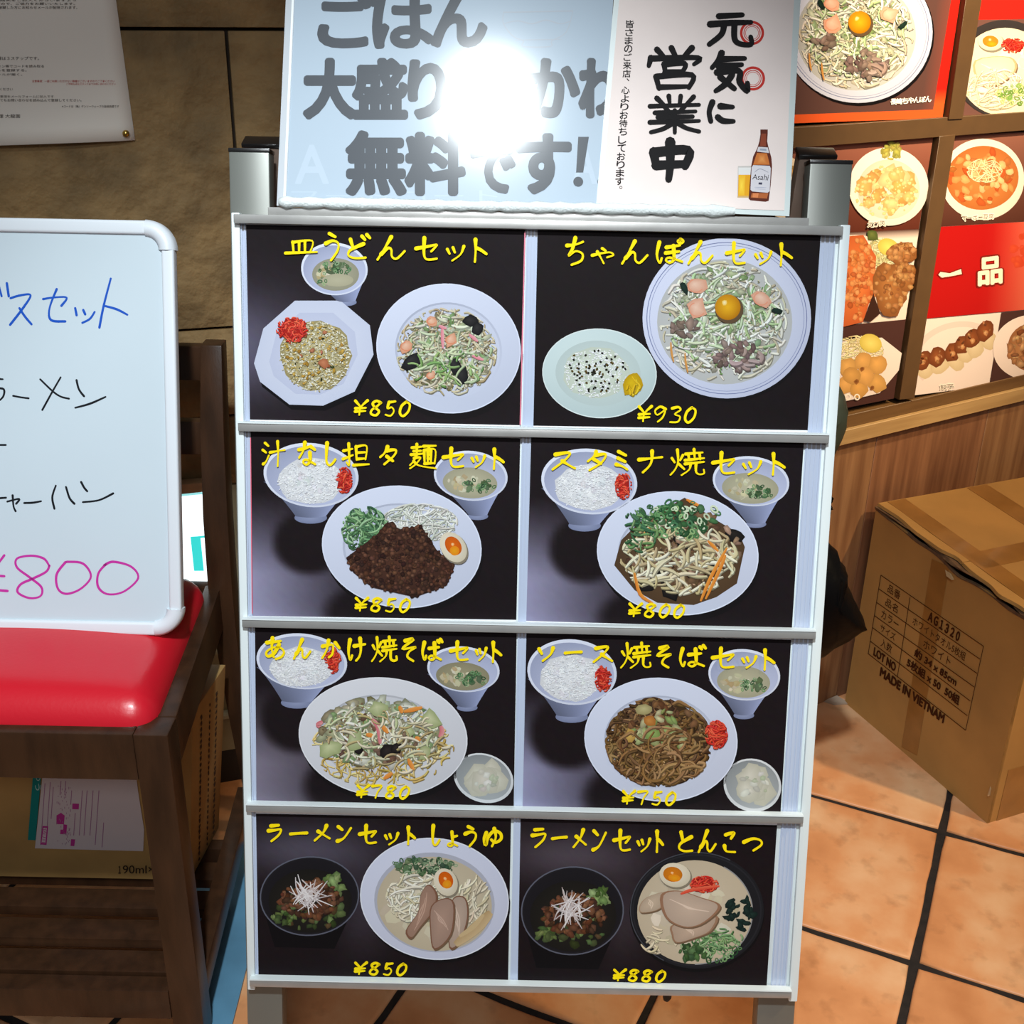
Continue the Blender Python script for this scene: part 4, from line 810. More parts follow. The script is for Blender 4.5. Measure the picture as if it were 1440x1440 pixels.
p.poly(out, (92, 38, 24)); p.poly(F_((520, 290), (590, 290), (585, 470), (500, 470)), (138, 64, 40)); p.poly(F_((455, 570), (600, 575), (640, 740), (400, 740)), (196, 112, 50)); p.fan(f(530, 660), F_((480, 590), (570, 590), (600, 730), (450, 730)), (222, 150, 80), (196, 112, 50))
p.poly(F_((380, 1150), (620, 1150), (600, 1230), (365, 1215)), (176, 96, 50)); p.poly(F_((400, 1150), (480, 1150), (470, 1215), (390, 1210)), (216, 130, 80))
p.poly(F_((475, 480), (612, 490), (632, 570), (455, 550)), (206, 202, 204)); p.poly(F_((500, 505), (590, 510), (592, 540), (495, 532)), (150, 156, 170))
p.poly(F_((400, 745), (640, 755), (655, 790), (640, 1120), (610, 1145), (385, 1125), (362, 1100), (378, 780)), (208, 204, 208)); p.strand(F_((420, 850), (500, 800), (620, 850)), 1.0, (150, 150, 160))
typ(p, 'Asahi', F_((388, 880), (630, 880), (622, 968), (388, 950)), (28, 26, 32), 0.03, 0.15); p.poly(F_((480, 995), (532, 997), (528, 1028), (478, 1025)), (60, 60, 80)); p.strand(F_((420, 1065), (590, 1070)), 1.0, (170, 170, 186)); p.strand(F_((430, 1090), (580, 1095)), 0.8, (170, 170, 186))
p.build('bottle_and_glass_print', t)
# foam cushion under the sheets
hb0 = BOARD.hit(391, 291, 0.002); hb1 = BOARD.hit(1034, 302, 0.002)
n = 60; rings = []
for i in range(n+1):
    u = i/n; x = hb0[0]+(hb1[0]-hb0[0])*u; rr = 0.0056*(1+0.12*math.sin(i*1.9)+R.uniform(-0.1, 0.1))*(0.6 if i in (0, n) else 1)
    rings.append([(x, 0.0138+rr*math.sin(q*math.pi/4)*1.0, -0.0015+rr*math.cos(q*math.pi/4)*0.8) for q in range(8)])
o = MB().sweep(rings).build('foam_strip', M('white_foam', (230, 236, 234), 0.7, bump=(400, 0.6)), None, smooth=True); o.matrix_world = BOARD.mat(); props(o, 'white foam strip lying along the ledge below the upper signs', 'foam strip')

# ================================================================== wall notice
t = empty('paper_notice'); qn = [(-150, -60), (155, -60), (190, 197), (-120, 207)]
NP = Plane(WALL_L.w(0, 0, 0.002), WALL_L.x, WALL_L.y); hs = [NP.hit(*q) for q in qn]; ab = (sum(h[0] for h in hs)/4, min(h[1] for h in hs)); t.matrix_world = NP.mat(*ab)
props(t, 'white paper notice with small print pinned to the brown wall', 'notice')
# sheet with slightly lifted bottom edge
pts = []; nx, ny = 14, 12
for j in range(ny+1):
    for i in range(nx+1):
        u, v = i/nx, j/ny; x = (qn[0][0]*(1-u)+qn[1][0]*u)*(1-v)+(qn[3][0]*(1-u)+qn[2][0]*u)*v; y = (qn[0][1]*(1-u)+qn[1][1]*u)*(1-v)+(qn[3][1]*(1-u)+qn[2][1]*u)*v
        a, b = NP.hit(x, y); pts.append((a-ab[0], b-ab[1], 0.010*max(0, v-0.75)**2*16*(0.35+0.65*abs(math.sin(3.1*u)))*(1 if u < 0.93 else 0.3)))
m = MB(); m.v = pts; m.f = [(j*(nx+1)+i, (j+1)*(nx+1)+i, (j+1)*(nx+1)+i+1, j*(nx+1)+i+1) for j in range(ny) for i in range(nx)]
o = m.build('paper', M('white_paper', (240, 232, 220), 0.8), t, smooth=True); sd = o.modifiers.new('thickness', 'SOLIDIFY'); sd.thickness = 0.0004
f = C((0, 0), 6.545); p = Print(NP, *ab, base=0.0006)
p2 = Print(NP, *ab, base=0.0106)
DK = (70, 60, 54); RD = (190, 70, 66)
for tx, x0, y0, x1, y1, c in (('お名前とご連絡先をご記入くださいますよう', -300, -5, 700, 12, DK), ('ことになりますので、ご協力をお願いいたします。', -300, 22, 690, 46, DK), ('従って電話番号を登録した方にお知らせメールが配信されます。', -300, 55, 712, 82, DK), ('通知 登録は３ステップです。', -160, 520, 360, 552, DK), ('スマートフォン等でコードを読み取る', -200, 596, 405, 622, DK), ('空メールを登録する。', -160, 634, 245, 658, DK), ('返信メールが届く。', -160, 674, 205, 696, DK), ('ください', 0, 808, 118, 832, DK), ('登録に必要な事項をメールフォームに記入です', -200, 876, 495, 898, DK), ('お電話番号にてもお問い合わせを読み込んで登録してください。', -200, 908, 750, 934, DK), ('料理 大龍園', -60, 1050, 185, 1084, DK)):
    tbox(p2 if y0 > 800 else p, tx, *f(x0, y0), *f(x1, y1), c, 0.008)
tbox(p, '注意事項：一部ご利用いただけない機種がございますのでご了承ください', *f(295, 735), *f(1055, 758), RD, 0.008); tbox(p, 'ご不明な点はスタッフまでお問い合わせください', *f(610, 764), *f(1065, 782), RD, 0.008); tbox(p2, '※コードは（株）デンソーウェーブの登録商標です', *f(570, 966), *f(1095, 990), DK, 0.008)
p2.z = 0
p.build('small_print', t); 
# second block of print follows the lifted part of the sheet
for i, v in enumerate(p2.v):
    yy = v[1]; H_ = pts[0][1]; vv = 1-(yy/H_ if H_ else 0); p2.v[i] = (v[0], v[1], 0.0012+0.010*max(0, vv-0.75)**2*16*0.9)
p2.build('small_print', t)
pc_ = NP.hit(177, 187); pin = MB()
rings = []
for r_, z_ in ((0.0045, 0.0), (0.0047, 0.001), (0.0036, 0.0028), (0.0016, 0.0038), (0.0003, 0.004)): rings.append([(pc_[0]-ab[0]+r_*math.cos(q*math.pi/8), pc_[1]-ab[1]+r_*math.sin(q*math.pi/8), 0.0055+z_) for q in range(16)])
o = pin.sweep(rings).build('thumbtack', M('brass', (206, 168, 84), 0.25, 1.0), None, smooth=True); o.matrix_world = NP.mat(*ab); props(o, 'brass thumbtack in the lower right corner of the paper notice', 'thumbtack')

# ================================================================== wall menu panels (right)
RP = Plane(WALL_R.w(0, 0, 0.004), WALL_R.x, WALL_R.y)
def panel(label, quad, pics):
    hs = [RP.hit(*c) for c in quad]; a0 = sum(h[0] for h in hs)/4; b0 = min(h[1] for h in hs)
    t = MB().hexa([(a-a0, b-b0, -0.008) for a, b in hs[::-1]]+[(a-a0, b-b0, 0) for a, b in hs[::-1]]).build('wall_menu_panel', M('panel_board', (200, 190, 180), 0.5)); t.matrix_world = RP.mat(a0, b0)
    props(t, label, 'menu panel', 'framed food panels on the wall')
    for i_, (nm, fn) in enumerate(pics):
        p = Print(RP, a0, b0, base=0.0003+0.0005*i_); fn(p); p.build(nm, t)
def grid(p, q, f, nx=12, ny=10):
    pts = []; cols = []
    for j in range(ny+1):
        for i in range(nx+1):
            u, v = i/nx, j/ny; pts.append(((q[0][0]*(1-u)+q[1][0]*u)*(1-v)+(q[3][0]*(1-u)+q[2][0]*u)*v, (q[0][1]*(1-u)+q[1][1]*u)*(1-v)+(q[3][1]*(1-u)+q[2][1]*u)*v)); cols.append(f(u, v))
    p.add(pts, [(j*(nx+1)+i, (j+1)*(nx+1)+i, (j+1)*(nx+1)+i+1, j*(nx+1)+i+1) for j in range(ny) for i in range(nx)], cols)
def outl(p, tx, x0, y0, x1, y1, c=(50, 26, 20), o_=(250, 240, 225), off=0.01):
    n = len(tx)
    for i, cch in enumerate(tx):
        a = x0+(x1-x0)*i/n; b = x0+(x1-x0)*(i+1)/n-0.8; dy = -(b-x0)*0.08
        if cch == 'ー': tbox(p, cch, a, (y0+y1)/2-1+dy, b, (y0+y1)/2+1+dy, o_, 0.06); p.strand([(a+0.8, (y0+y1)/2+dy), (b-0.6, (y0+y1)/2+dy-0.2)], 1.1, c or o_, taper=1); continue
        tbox(p, cch, a-0.5, y0-0.5+dy, b+0.5, y1+0.5+dy, o_, 0.10 if c else 0.05)
        if c: tbox(p, cch, a, y0+dy, b, y1+dy, c, 0.03)
RED = (206, 30, 20)
def champ_w(p):
    q = [(1095, -40), (1356, -40), (1325, 166), (1095, 174)]; grid(p, q, lambda u, v: RED if v < 0.9 else (226, 90, 40))
    q = [(1095, -40), (1344, -40), (1312, 154), (1095, 162)]; grid(p, q, lambda u, v: (92, 62, 56) if u < 0.93 else (120, 66, 56))
def champ_b(p): champ(p, 1206, 45, 0.885, 1)
def champ_t(p):
    outl(p, '長崎ちゃんぽん', 1252, 140, 1309, 147, None, (250, 250, 240), 0.04)
panel('large wall panel with nagasaki noodle soup in a red border, above top right of stand', [(1095, -40), (1356, -40), (1325, 166), (1095, 174)], [('printed_background', champ_w), ('printed_noodle_bowl', champ_b), ('caption', champ_t)])
def ram_w(p):
    q = [(1378, -40), (1500, -44), (1500, 158), (1344, 165)]; grid(p, q, lambda u, v: (110, 74, 66)); p.poly([(1378, -40), (1500, -44), (1500, 26), (1368, 28)], (214, 34, 24))
def ram_b(p):
    cx, cy = 1412, 97; p.ell(cx, cy, 72, 69, (40, 34, 34), (56, 50, 50), 0, 48); p.ell(cx+1, cy+4, 65, 62, (244, 232, 206), (236, 220, 190), 0, 44)
    blobs(p, 30, 1405, 105, 46, 44, 12, [(248, 238, 216), (240, 226, 196), (250, 244, 228)], edge=0.97); p.strand([(1375, 118), (1395, 124), (1425, 104)], 2, (190, 150, 100)); slice_(p, [(1370, 85), (1420, 80), (1428, 100), (1400, 120), (1376, 116)], (246, 228, 200), (212, 174, 130))
    strands(p, 60, 1400, 125, 40, 28, 30, 2.2, [(250, 240, 214), (236, 218, 180)], 0.4); egg(p, 1392, 58, 18, 13, 5, 0, 0, (226, 140, 40)); ginger(p, 1424, 64, 16, 10, 34, 12); scallion(p, 46, 1428, 134, 26, 14, 4, ((140, 176, 90), (190, 206, 130), (110, 146, 70)))
panel('wall panel with creamy noodle soup in dark bowl, at the top right edge', [(1378, -40), (1500, -44), (1500, 158), (1344, 165)], [('printed_background', ram_w), ('printed_noodle_bowl', ram_b)])
def bgp(q, f): return lambda p: grid(p, q, f)
def ebi(p):
    p.ell(1248, 262, 56, 55, (250, 240, 226), (240, 228, 214), 0, 44, sh=8); p.ell(1248, 266, 44, 42, (240, 226, 206), (226, 206, 184), 0, 40)
    blobs(p, 16, 1252, 214, 12, 12, 6, [(206, 196, 96), (226, 216, 130), (180, 176, 80)], rough=0.4)
    for _ in range(36): x, y = in_ell(1244, 268, 36, 30); c = jit(R.choice([(226, 180, 100), (238, 200, 124), (214, 162, 86), (240, 214, 150)]), 8); p.blob(x, y, R.uniform(7, 14), c, tuple(v*0.82 for v in c), n=12, rough=0.22)
    for _ in range(120): x, y = in_ell(1244, 270, 44, 36); c = jit((242, 216, 150), 10); p.blob(x, y, R.uniform(1, 3), c, tuple(v*0.9 for v in c), n=6)
def side_b(p): p.ell(1100, 262, 34, 44, (244, 226, 200), (236, 214, 186), 0, 36); blobs(p, 30, 1104, 268, 24, 32, 7, [(214, 160, 90), (190, 130, 70), (120, 80, 46), (220, 190, 120)])
def katsu(p):
    p.ell(1200, 388, 74, 58, (240, 222, 206), (230, 210, 196), 0, 40)
    blobs(p, 30, 1240, 365, 30, 26, 9, [(226, 216, 160), (210, 206, 140), (234, 226, 180)]); strands(p, 60, 1238, 365, 26, 30, 22, 1.6, [(226, 220, 180), (206, 200, 150)], 0.4)
    p.ell(1247, 347, 15, 12, (226, 214, 110), (200, 182, 80), 20, 24); p.blob(1225, 330, 9, (110, 120, 60), (70, 84, 40))
    pts = [(1186, 332), (1212, 330), (1230, 360), (1228, 400), (1212, 452), (1180, 460)]
    p.fan((1205, 390), pts, (224, 128, 66), (190, 92, 48))
    for _ in range(150):
        x, y = in_ell(1206, 392, 23, 58)
        c = jit(R.choice([(222, 134, 74), (200, 104, 54), (236, 156, 96)]), 8); p.blob(x, y, R.uniform(2, 5), c, tuple(v*0.8 for v in c), n=7)
    p.poly([(1226, 412), (1236, 440), (1222, 452), (1212, 450)], (60, 36, 28))
    for cx, cy, rx, ry in ((1266, 356, 22, 16), (1250, 405, 24, 38), (1272, 388, 14, 20)):
        p.blob(cx, cy, rx, (176, 116, 64), (130, 80, 42), asp=ry/rx, rot=0, n=16, rough=0.12)
        for _ in range(50): x, y = in_ell(cx, cy, rx*0.9, ry*0.9); c = jit(R.choice([(188, 128, 76), (156, 98, 54), (206, 150, 94)]), 8); p.blob(x, y, R.uniform(2, 5), c, tuple(v*0.75 for v in c), n=7)
def nug(p):
    p.poly([(1176, 480), (1238, 474), (1256, 488), (1266, 496), (1262, 520), (1235, 552), (1176, 566)], (236, 220, 212))
    strands(p, 90, 1205, 492, 34, 20, 24, 1.3, [(236, 226, 180), (220, 206, 150)], 0.4); p.ell(1222, 482, 16, 13, (232, 216, 120), (206, 184, 84), 20, 24)
    for cx, cy in ((1190, 515), (1212, 508), (1232, 512), (1188, 540), (1206, 545), (1232, 538), (1215, 528), (1196, 528)):
        c = jit((226, 170, 92), 8); p.blob(cx, cy, 13, c, tuple(v*0.84 for v in c), n=11, rough=0.14)
    for x, y in ((1210, 518), (1202, 536), (1224, 545)): p.blob(x, y, 3.5, (110, 66, 34), (160, 104, 56))
    for x in (1190, 1203): p.ring(x, 557.5, 4.2, 4.6, 1.8, (252, 240, 225), n=16)
def cap(tx, *b, c=(50, 26, 20)):
    def fn(p): outl(p, tx, *b, c)
    return fn
panel('wall panel with fried shrimp, cutlet and nugget plates, just right of stand', [(1095, 203), (1312, 193), (1256, 560), (1095, 592)], [
 ('printed_background', bgp([(1095, 203), (1312, 193), (1292, 322), (1095, 331)], lambda u, v: (150-60*v, 92-50*v, 74-44*v))), ('printed_background', bgp([(1095, 331), (1292, 322), (1273, 449), (1095, 466)], lambda u, v: (84, 50, 42) if v < 0.1 else (232, 214, 202))), ('printed_background', bgp([(1095, 466), (1273, 449), (1256, 560), (1095, 592)], lambda u, v: (74, 46, 42))),
 ('printed_side_dish', side_b), ('printed_shrimp_tempura', ebi), ('printed_cutlet', katsu), ('printed_nuggets', nug), ('caption', cap('えび天', 1218, 312, 1243, 319))])
def mabo(p):
    p.ell(1381, 252, 59, 57, (246, 232, 218), (236, 220, 206), -8, 48, sh=8); p.ell(1381, 250, 51, 45, (206, 132, 70), (180, 104, 50), -8, 44)
    for _ in range(70): x, y = in_ell(1381, 250, 46, 40); c = jit(R.choice([(226, 176, 110), (214, 150, 84), (234, 196, 136), (190, 110, 54), (200, 90, 40)]), 8); p.blob(x, y, R.uniform(4, 8), c, tuple(v*0.85 for v in c), n=8, asp=0.7)
    strands(p, 34, 1384, 240, 24, 16, 26, 1.2, [(240, 226, 180), (230, 212, 160)], 0.2)
def ip(p):
    q = [(1316, 319), (1500, 308), (1500, 430), (1296, 448)]
    grid(p, q, lambda u, v: tuple((176, 20, 18)[i]*(1-min(1, max(0, (u-0.42)*2.1)))+(236, 150, 110)[i]*min(1, max(0, (u-0.42)*2.1)) for i in range(3)), 16, 8)
    for _ in range(24): x, y = in_ell(1440, 355, 20, 26); p.blob(x, y, R.uniform(4, 8), jit((206, 76, 46)), (196, 66, 40))
def ip_t(p):
    p.poly([(1316, 386), (1320, 380), (1334, 382), (1351, 376), (1353, 386), (1336, 390), (1322, 392)], (130, 24, 18)); p.poly([(1318, 386), (1321, 382), (1334, 384), (1350, 378), (1351, 385), (1336, 388), (1323, 390)], (248, 232, 208))
    b = (1375, 362, 1407, 399)
    typ(p, '品', ((b[0]-1, b[1]+1), (b[2]+1, b[1]-3), (b[2]+1, b[3]-1), (b[0]-1, b[3]+3)), (120, 30, 20), 0.08); typ(p, '品', ((b[0], b[1]+2), (b[2], b[1]-2), (b[2], b[3]-2), (b[0], b[3]+2)), (248, 232, 208), 0.05)
def gyo(p):
    grid(p, [(1294, 449), (1406, 439), (1389, 542), (1278, 556)], lambda u, v: (236, 218, 210)); p.ring(1345, 500, 64, 48, 8, (222, 202, 194), -12, 30, 150, 330)
    for i, (cx, cy) in enumerate(((1296, 506), (1316, 501), (1338, 494), (1352, 484), (1366, 476), (1384, 465))):
        p.blob(cx+4, cy+12, 15, (226, 206, 170), (206, 184, 146), asp=0.8, n=12, rough=0.1); p.blob(cx, cy, 11, (150, 84, 46), (110, 58, 32), asp=1.35, rot=0.5, n=12, rough=0.12)
        p.blob(cx, cy+3, 4, (216, 170, 120), (176, 112, 66)); blobs(p, 5, cx, cy-2, 7, 11, 2.6, [(190, 130, 84), (110, 60, 34)])
def yb(p):
    grid(p, [(1406, 439), (1500, 430), (1500, 530), (1389, 542)], lambda u, v: (74, 48, 44)); p.ell(1449, 488, 55, 46, (244, 228, 220), (232, 214, 206), -6, 44, sh=6); p.ell(1449, 488, 34, 34, (206, 150, 100), (150, 96, 60), 0, 30)
    blobs(p, 50, 1449, 490, 30, 32, 7, [(190, 130, 84), (150, 92, 56), (220, 170, 120)], rough=0.3)
panel('wall panel with mapo tofu, red caption field and gyoza, at right edge', [(1336, 191), (1500, 183), (1500, 530), (1278, 557)], [
 ('printed_background', bgp([(1336, 191), (1500, 183), (1500, 308), (1316, 319)], lambda u, v: (140-60*v, 90-46*v, 74-40*v))), ('printed_mapo_tofu', mabo), ('caption', cap('マーボー豆腐', 1352, 304, 1397, 311)), ('printed_red_field', ip), ('title_lettering', ip_t), ('printed_gyoza', gyo), ('printed_meat_plate', yb), ('caption', cap('餃子', 1320, 541, 1340, 548))])

# ================================================================== chair with whiteboard
K = 0.947; YF = 1.120; XR = -0.388; ZS = 0.494; YB = 1.480
cw = M('dark_brown_wood', (64, 41, 26), 0.34, noise=(6, 0.25), aniso=(8, 8, 1.5), bump=(60, 0.08), spec=0.3)
red = M('red_vinyl', (206, 26, 42), 0.33, bump=(220, 0.08), coat=0.15)
ch_ = empty('dining_chair'); ch_.location = (XR-0.21, (YF+YB)/2, 0)
props(ch_, 'dark brown wooden chair with red vinyl seat, slatted back and low shelf', 'chair')
cx0, cy0 = ch_.location.x, ch_.location.y
def cb(name, a, b, w_, d_, side=(1, 0, 0), bev=0.002):
    o = MB().bar((a[0]-cx0, a[1]-cy0, a[2]), (b[0]-cx0, b[1]-cy0, b[2]), w_, d_, side).build(name, cw, ch_, bevel=bev); return o
XL = XR-0.43; lw_ = 0.040
for x in (XR-lw_/2, XL+lw_/2): cb('leg', (x, YF+0.019, 0), (x, YF+0.019, ZS-0.0005), lw_, 0.038)
# seat rails
cb('seat_rail', (XL+lw_, YF+0.013, ZS-0.032), (XR-lw_, YF+0.013, ZS-0.032), 0.026, 0.064, (0, 1, 0))
XRb = XR-0.022; XLb = XL+0.022
for xa, xb in ((XR-0.011, XRb-0.011), (XL+0.011, XLb+0.011)):
    cb('seat_rail', (xa, YF+0.038, ZS-0.032), (xb, YB, ZS-0.032), 0.022, 0.064, (1, 0, 0))
cb('seat_rail', (XLb, YB+0.01, ZS-0.034), (XRb, YB+0.01, ZS-0.034), 0.02, 0.06, (0, 1, 0))
# rear posts, curved, from the floor to the top of the back
def post(xo, xi, name='back_post'):
    prof = [(YB+0.075, 0.0), (YB+0.045, 0.12), (YB+0.018, 0.28), (YB+0.004, 0.42), (YB+0.004, 0.50), (YB+0.014, 0.60), (YB+0.034, 0.72), (YB+0.060, 0.832)]
    rings = []
    wid = [0.024, 0.026, 0.030, 0.034, 0.036, 0.036, 0.034, 0.030]
    for (y, z), w_ in zip(prof, wid):
        s = 1 if xo > xi else -1
        rings.append([(xo-cx0, y-w_*0.5-cy0, z), (xo-s*w_*0.95-cx0, y-w_*0.5-cy0, z), (xo-s*w_*0.95-cx0, y+w_*0.5-cy0, z), (xo-cx0, y+w_*0.5-cy0, z)])
        if s < 0: rings[-1] = rings[-1][::-1]
    m = MB(); m.sweep(rings); o = m.build(name, cw, ch_, bevel=0.002); return o
post(XRb+0.019, XRb-0.1); post(XLb-0.019, XLb+0.1)
for z0, z1, y in ((0.782, 0.830, YB+0.055), (0.684, 0.732, YB+0.030)):
    cb('back_slat', (XLb+0.004, y, (z0+z1)/2), (XRb-0.004, y, (z0+z1)/2), 0.018, z1-z0, (0, 1, 0))
# shelf
zs0, zs1 = 0.052, 0.098
cb('shelf_rail', (XL+lw_, YF+0.012, 0.074), (XR-lw_, YF+0.012, 0.074), 0.026, 0.048, (0, 1, 0))
cb('shelf_rail', (XLb, 1.398, 0.08), (XRb, 1.398, 0.08), 0.022, 0.04, (0, 1, 0))
for x0_, x1_ in ((XR-0.012, XRb-0.006), (XL+0.012, XLb+0.006)): cb('shelf_rail', (x0_, YF+0.03, 0.080), (x1_, YB+0.05, 0.084), 0.024, 0.040, (1, 0, 0))
for y in (1.172, 1.228, 1.286, 1.345): cb('shelf_slat', (XL+0.012, y, 0.088), (XR-0.022, y, 0.088), 0.038, 0.016, (0, 1, 0))
# seat cushion
m = MB(); nx, ny = 24, 20; sx0, sx1 = XL+0.004, XR-0.018; sy0, sy1 = YF+0.014, YB-0.012
def se(u, v, top=True):
    e = 7.0; r = (abs(2*u-1)**e+abs(2*v-1)**e)**(1/e); h = (1-min(1, r)**3.2); return h
cols_ = []
for j in range(ny+1):
    for i in range(nx+1):
        tu = i/nx; tv = j/ny; u = 0.5-0.5*math.cos(math.pi*tu); v = 0.5-0.5*math.cos(math.pi*tv)
        rr = 0.035; X_ = sx0+(sx1-sx0)*u-(0.018*v if u > 0.5 else 0)*(2*u-1)+(0.018*v if u < 0.5 else 0)*(1-2*u); Y_ = sy0+(sy1-sy0)*v
        d = min(u*(sx1-sx0), (1-u)*(sx1-sx0), v*(sy1-sy0), (1-v)*(sy1-sy0)); 
        h = 0.040*math.sqrt(max(0, 1-(1-min(1, d/0.045))**2))+0.010*math.sin(math.pi*u)*math.sin(math.pi*v)
        # round the corners in plan
        cxx = abs(u-0.5)*(sx1-sx0)*1.0; cyy = abs(v-0.5)*(sy1-sy0); ex = cxx-((sx1-sx0)/2-rr); ey = cyy-((sy1-sy0)/2-rr)
        if ex > 0 and ey > 0:
            l = math.hypot(ex, ey); mx_ = max(ex, ey); k_ = mx_/l; X_ -= math.copysign(ex*(1-k_), u-0.5); Y_ -= math.copysign(ey*(1-k_), v-0.5)
        m.v.append((X_-cx0, Y_-cy0, ZS-0.010+h+0.004))
m.f = [(j*(nx+1)+i, j*(nx+1)+i+1, (j+1)*(nx+1)+i+1, (j+1)*(nx+1)+i) for j in range(ny) for i in range(nx)]
k0 = len(m.v); edge = [i for i in range(nx+1)]+[(j+1)*(nx+1)-1 for j in range(1, ny+1)]+[ny*(nx+1)+i for i in range(nx-1, -1, -1)]+[j*(nx+1) for j in range(ny-1, 0, -1)]
m.v += [(m.v[i][0], m.v[i][1], ZS-0.014) for i in edge]
for i in range(len(edge)): m.f.append((edge[i], k0+i, k0+(i+1) % len(edge), edge[(i+1) % len(edge)]))
m.f.append(tuple(k0+i for i in range(len(edge))))
o = m.build('seat', red, ch_, smooth=True)
# ---- whiteboard leaning on the chair back
def yz(px, py, Y):
    d = CF+CR*((px-720)/F)+CU*((720-py)/F); return CO+d*(Y/d[1])
pb = yz(255, 886, 1.285); ptp = yz(240, 318, 1.425); up = (ptp-pb); up = np.array([0, up[1], up[2]]); up /= np.linalg.norm(up)
WB = Plane(pb, (1, 0, 0), up); wt = empty('whiteboard', WB.mat()); props(wt, 'small whiteboard with handwritten menu leaning on the red chair', 'whiteboard')
hx = WB.hit(251, 600)[0]; htop = WB.hit(240, 311)[1]; hbot = WB.hit(250, 893)[1]; wL = -0.62
wbm = M('whiteboard_enamel', (208, 222, 230), 0.28, coat=0.4, noise=(3, 0.02)); wfr = M('white_plastic_frame', (226, 232, 238), 0.35)
fw_ = 0.0165
MB().box((wL+0.012, hbot+0.012, -0.006), (hx-0.012, htop-0.012, 0.002)).build('writing_surface', wbm, wt)
for nm, a, b in (('frame_rail', (wL+0.03, hbot), (hx-0.030, hbot+fw_)), ('frame_rail', (wL+0.03, htop-fw_), (hx-0.030, htop)), ('frame_rail', (hx-fw_*0.9, hbot+0.03), (hx, htop-0.03)), ('frame_rail', (wL, hbot+0.03), (wL+fw_, htop-0.03))):
    MB().box((a[0], a[1], -0.011), (b[0], b[1], 0.006)).build(nm, wfr, wt, bevel=0.0035, seg=3)
for sx_, sy_ in ((1, 1), (1, -1), (-1, 1), (-1, -1)):
    X0 = hx if sx_ > 0 else wL; Y0 = htop if sy_ > 0 else hbot; rings = []; rr = 0.034; 
    for i in range(11):
        a = math.pi/2*i/10; c_, s_2 = math.cos(a), math.sin(a); cx_, cy_ = X0-sx_*rr, Y0-sy_*rr; ro, ri = rr+0.0012, rr-fw_-0.002
        prof = [(ri, 0.003), (ri+0.004, 0.0075), ((ri+ro)/2, 0.0085), (ro-0.003, 0.0065), (ro, 0.001), (ro, -0.010), (ri, -0.010)]
        rg = [(cx_+sx_*c_*q, cy_+sy_*s_2*q, z) for q, z in prof]; rings.append(rg if sx_*sy_ > 0 else rg[::-1])
    MB().sweep(rings).build('corner_cap', wfr, wt, smooth=True)
BLU = (20, 84, 190); BKM = (16, 20, 26); MAG = (200, 50, 160)
def marker(col, w_, lists, nm, sc, org):
    p = Print(WB, 0, 0, base=0.0022)
    for pts in lists: p.strand([(org[0]+x/sc, org[1]+y/sc, w_*R.uniform(0.8, 1.1)) for x, y in pts], w_, col, k=6, rnd=True)
    p.build(nm, wt, attr_mat('marker_ink', 0.4, 0.4))
marker(BLU, 3.2, [[(-2, 1205), (10, 1250)], [(32, 1195), (40, 1250)], [(48, 1258), (90, 1246), (132, 1246), (100, 1300), (46, 1370)], [(85, 1300), (108, 1335), (136, 1368)], [(185, 1262), (230, 1255), (284, 1256), (262, 1290)], [(242, 1220), (212, 1300), (218, 1350), (278, 1356)], [(320, 1300), (326, 1330)], [(354, 1308), (362, 1326)], [(402, 1316), (382, 1345), (350, 1362)], [(470, 1175), (440, 1290), (422, 1382)], [(442, 1290), (495, 1305), (540, 1328)]], 'written_line', 3, (0, 0))
marker(BKM, 3.0, [[(-12, 370), (20, 373)], [(-30, 425), (24, 428), (22, 470), (-12, 502)], [(78, 466), (120, 474), (165, 480)], [(345, 362), (300, 440), (242, 545)], [(230, 373), (300, 440), (345, 470), (392, 482)], [(434, 378), (448, 430), (476, 468)], [(427, 533), (510, 510), (597, 472)]], 'written_line', 4, (0, 440))
marker(BKM, 3.0, [[(-10, 742), (37, 742)]], 'written_line', 4, (0, 440))
marker(BKM, 3.0, [[(-14, 1042), (38, 1038)], [(45, 1060), (112, 1045), (95, 1072)], [(75, 1025), (80, 1085), (92, 1114)], [(140, 1068), (190, 1066), (235, 1058)], [(318, 970), (298, 1035), (310, 1100)], [(375, 978), (395, 1040), (422, 1072)], [(460, 950), (476, 980), (494, 1002)], [(470, 1063), (560, 1052), (640, 1014)]], 'written_line', 4, (0, 440))
marker(MAG, 3.4, [[(-30, 160), (28, 82)], [(-30, 196), (28, 199)], [(-30, 276), (46, 282)], [(280, 140), (250, 100), (180, 84), (100, 100), (100, 150), (170, 205), (236, 260), (232, 310), (170, 322), (104, 290), (120, 245), (190, 212), (262, 175), (282, 140)], [(372, 120), (322, 190), (330, 270), (380, 298), (460, 268), (515, 200), (470, 128), (380, 118)], [(600, 130), (556, 185), (556, 260), (610, 300), (700, 285), (780, 210), (740, 145), (640, 118), (590, 138)]], 'written_price', 4, (0, 760))

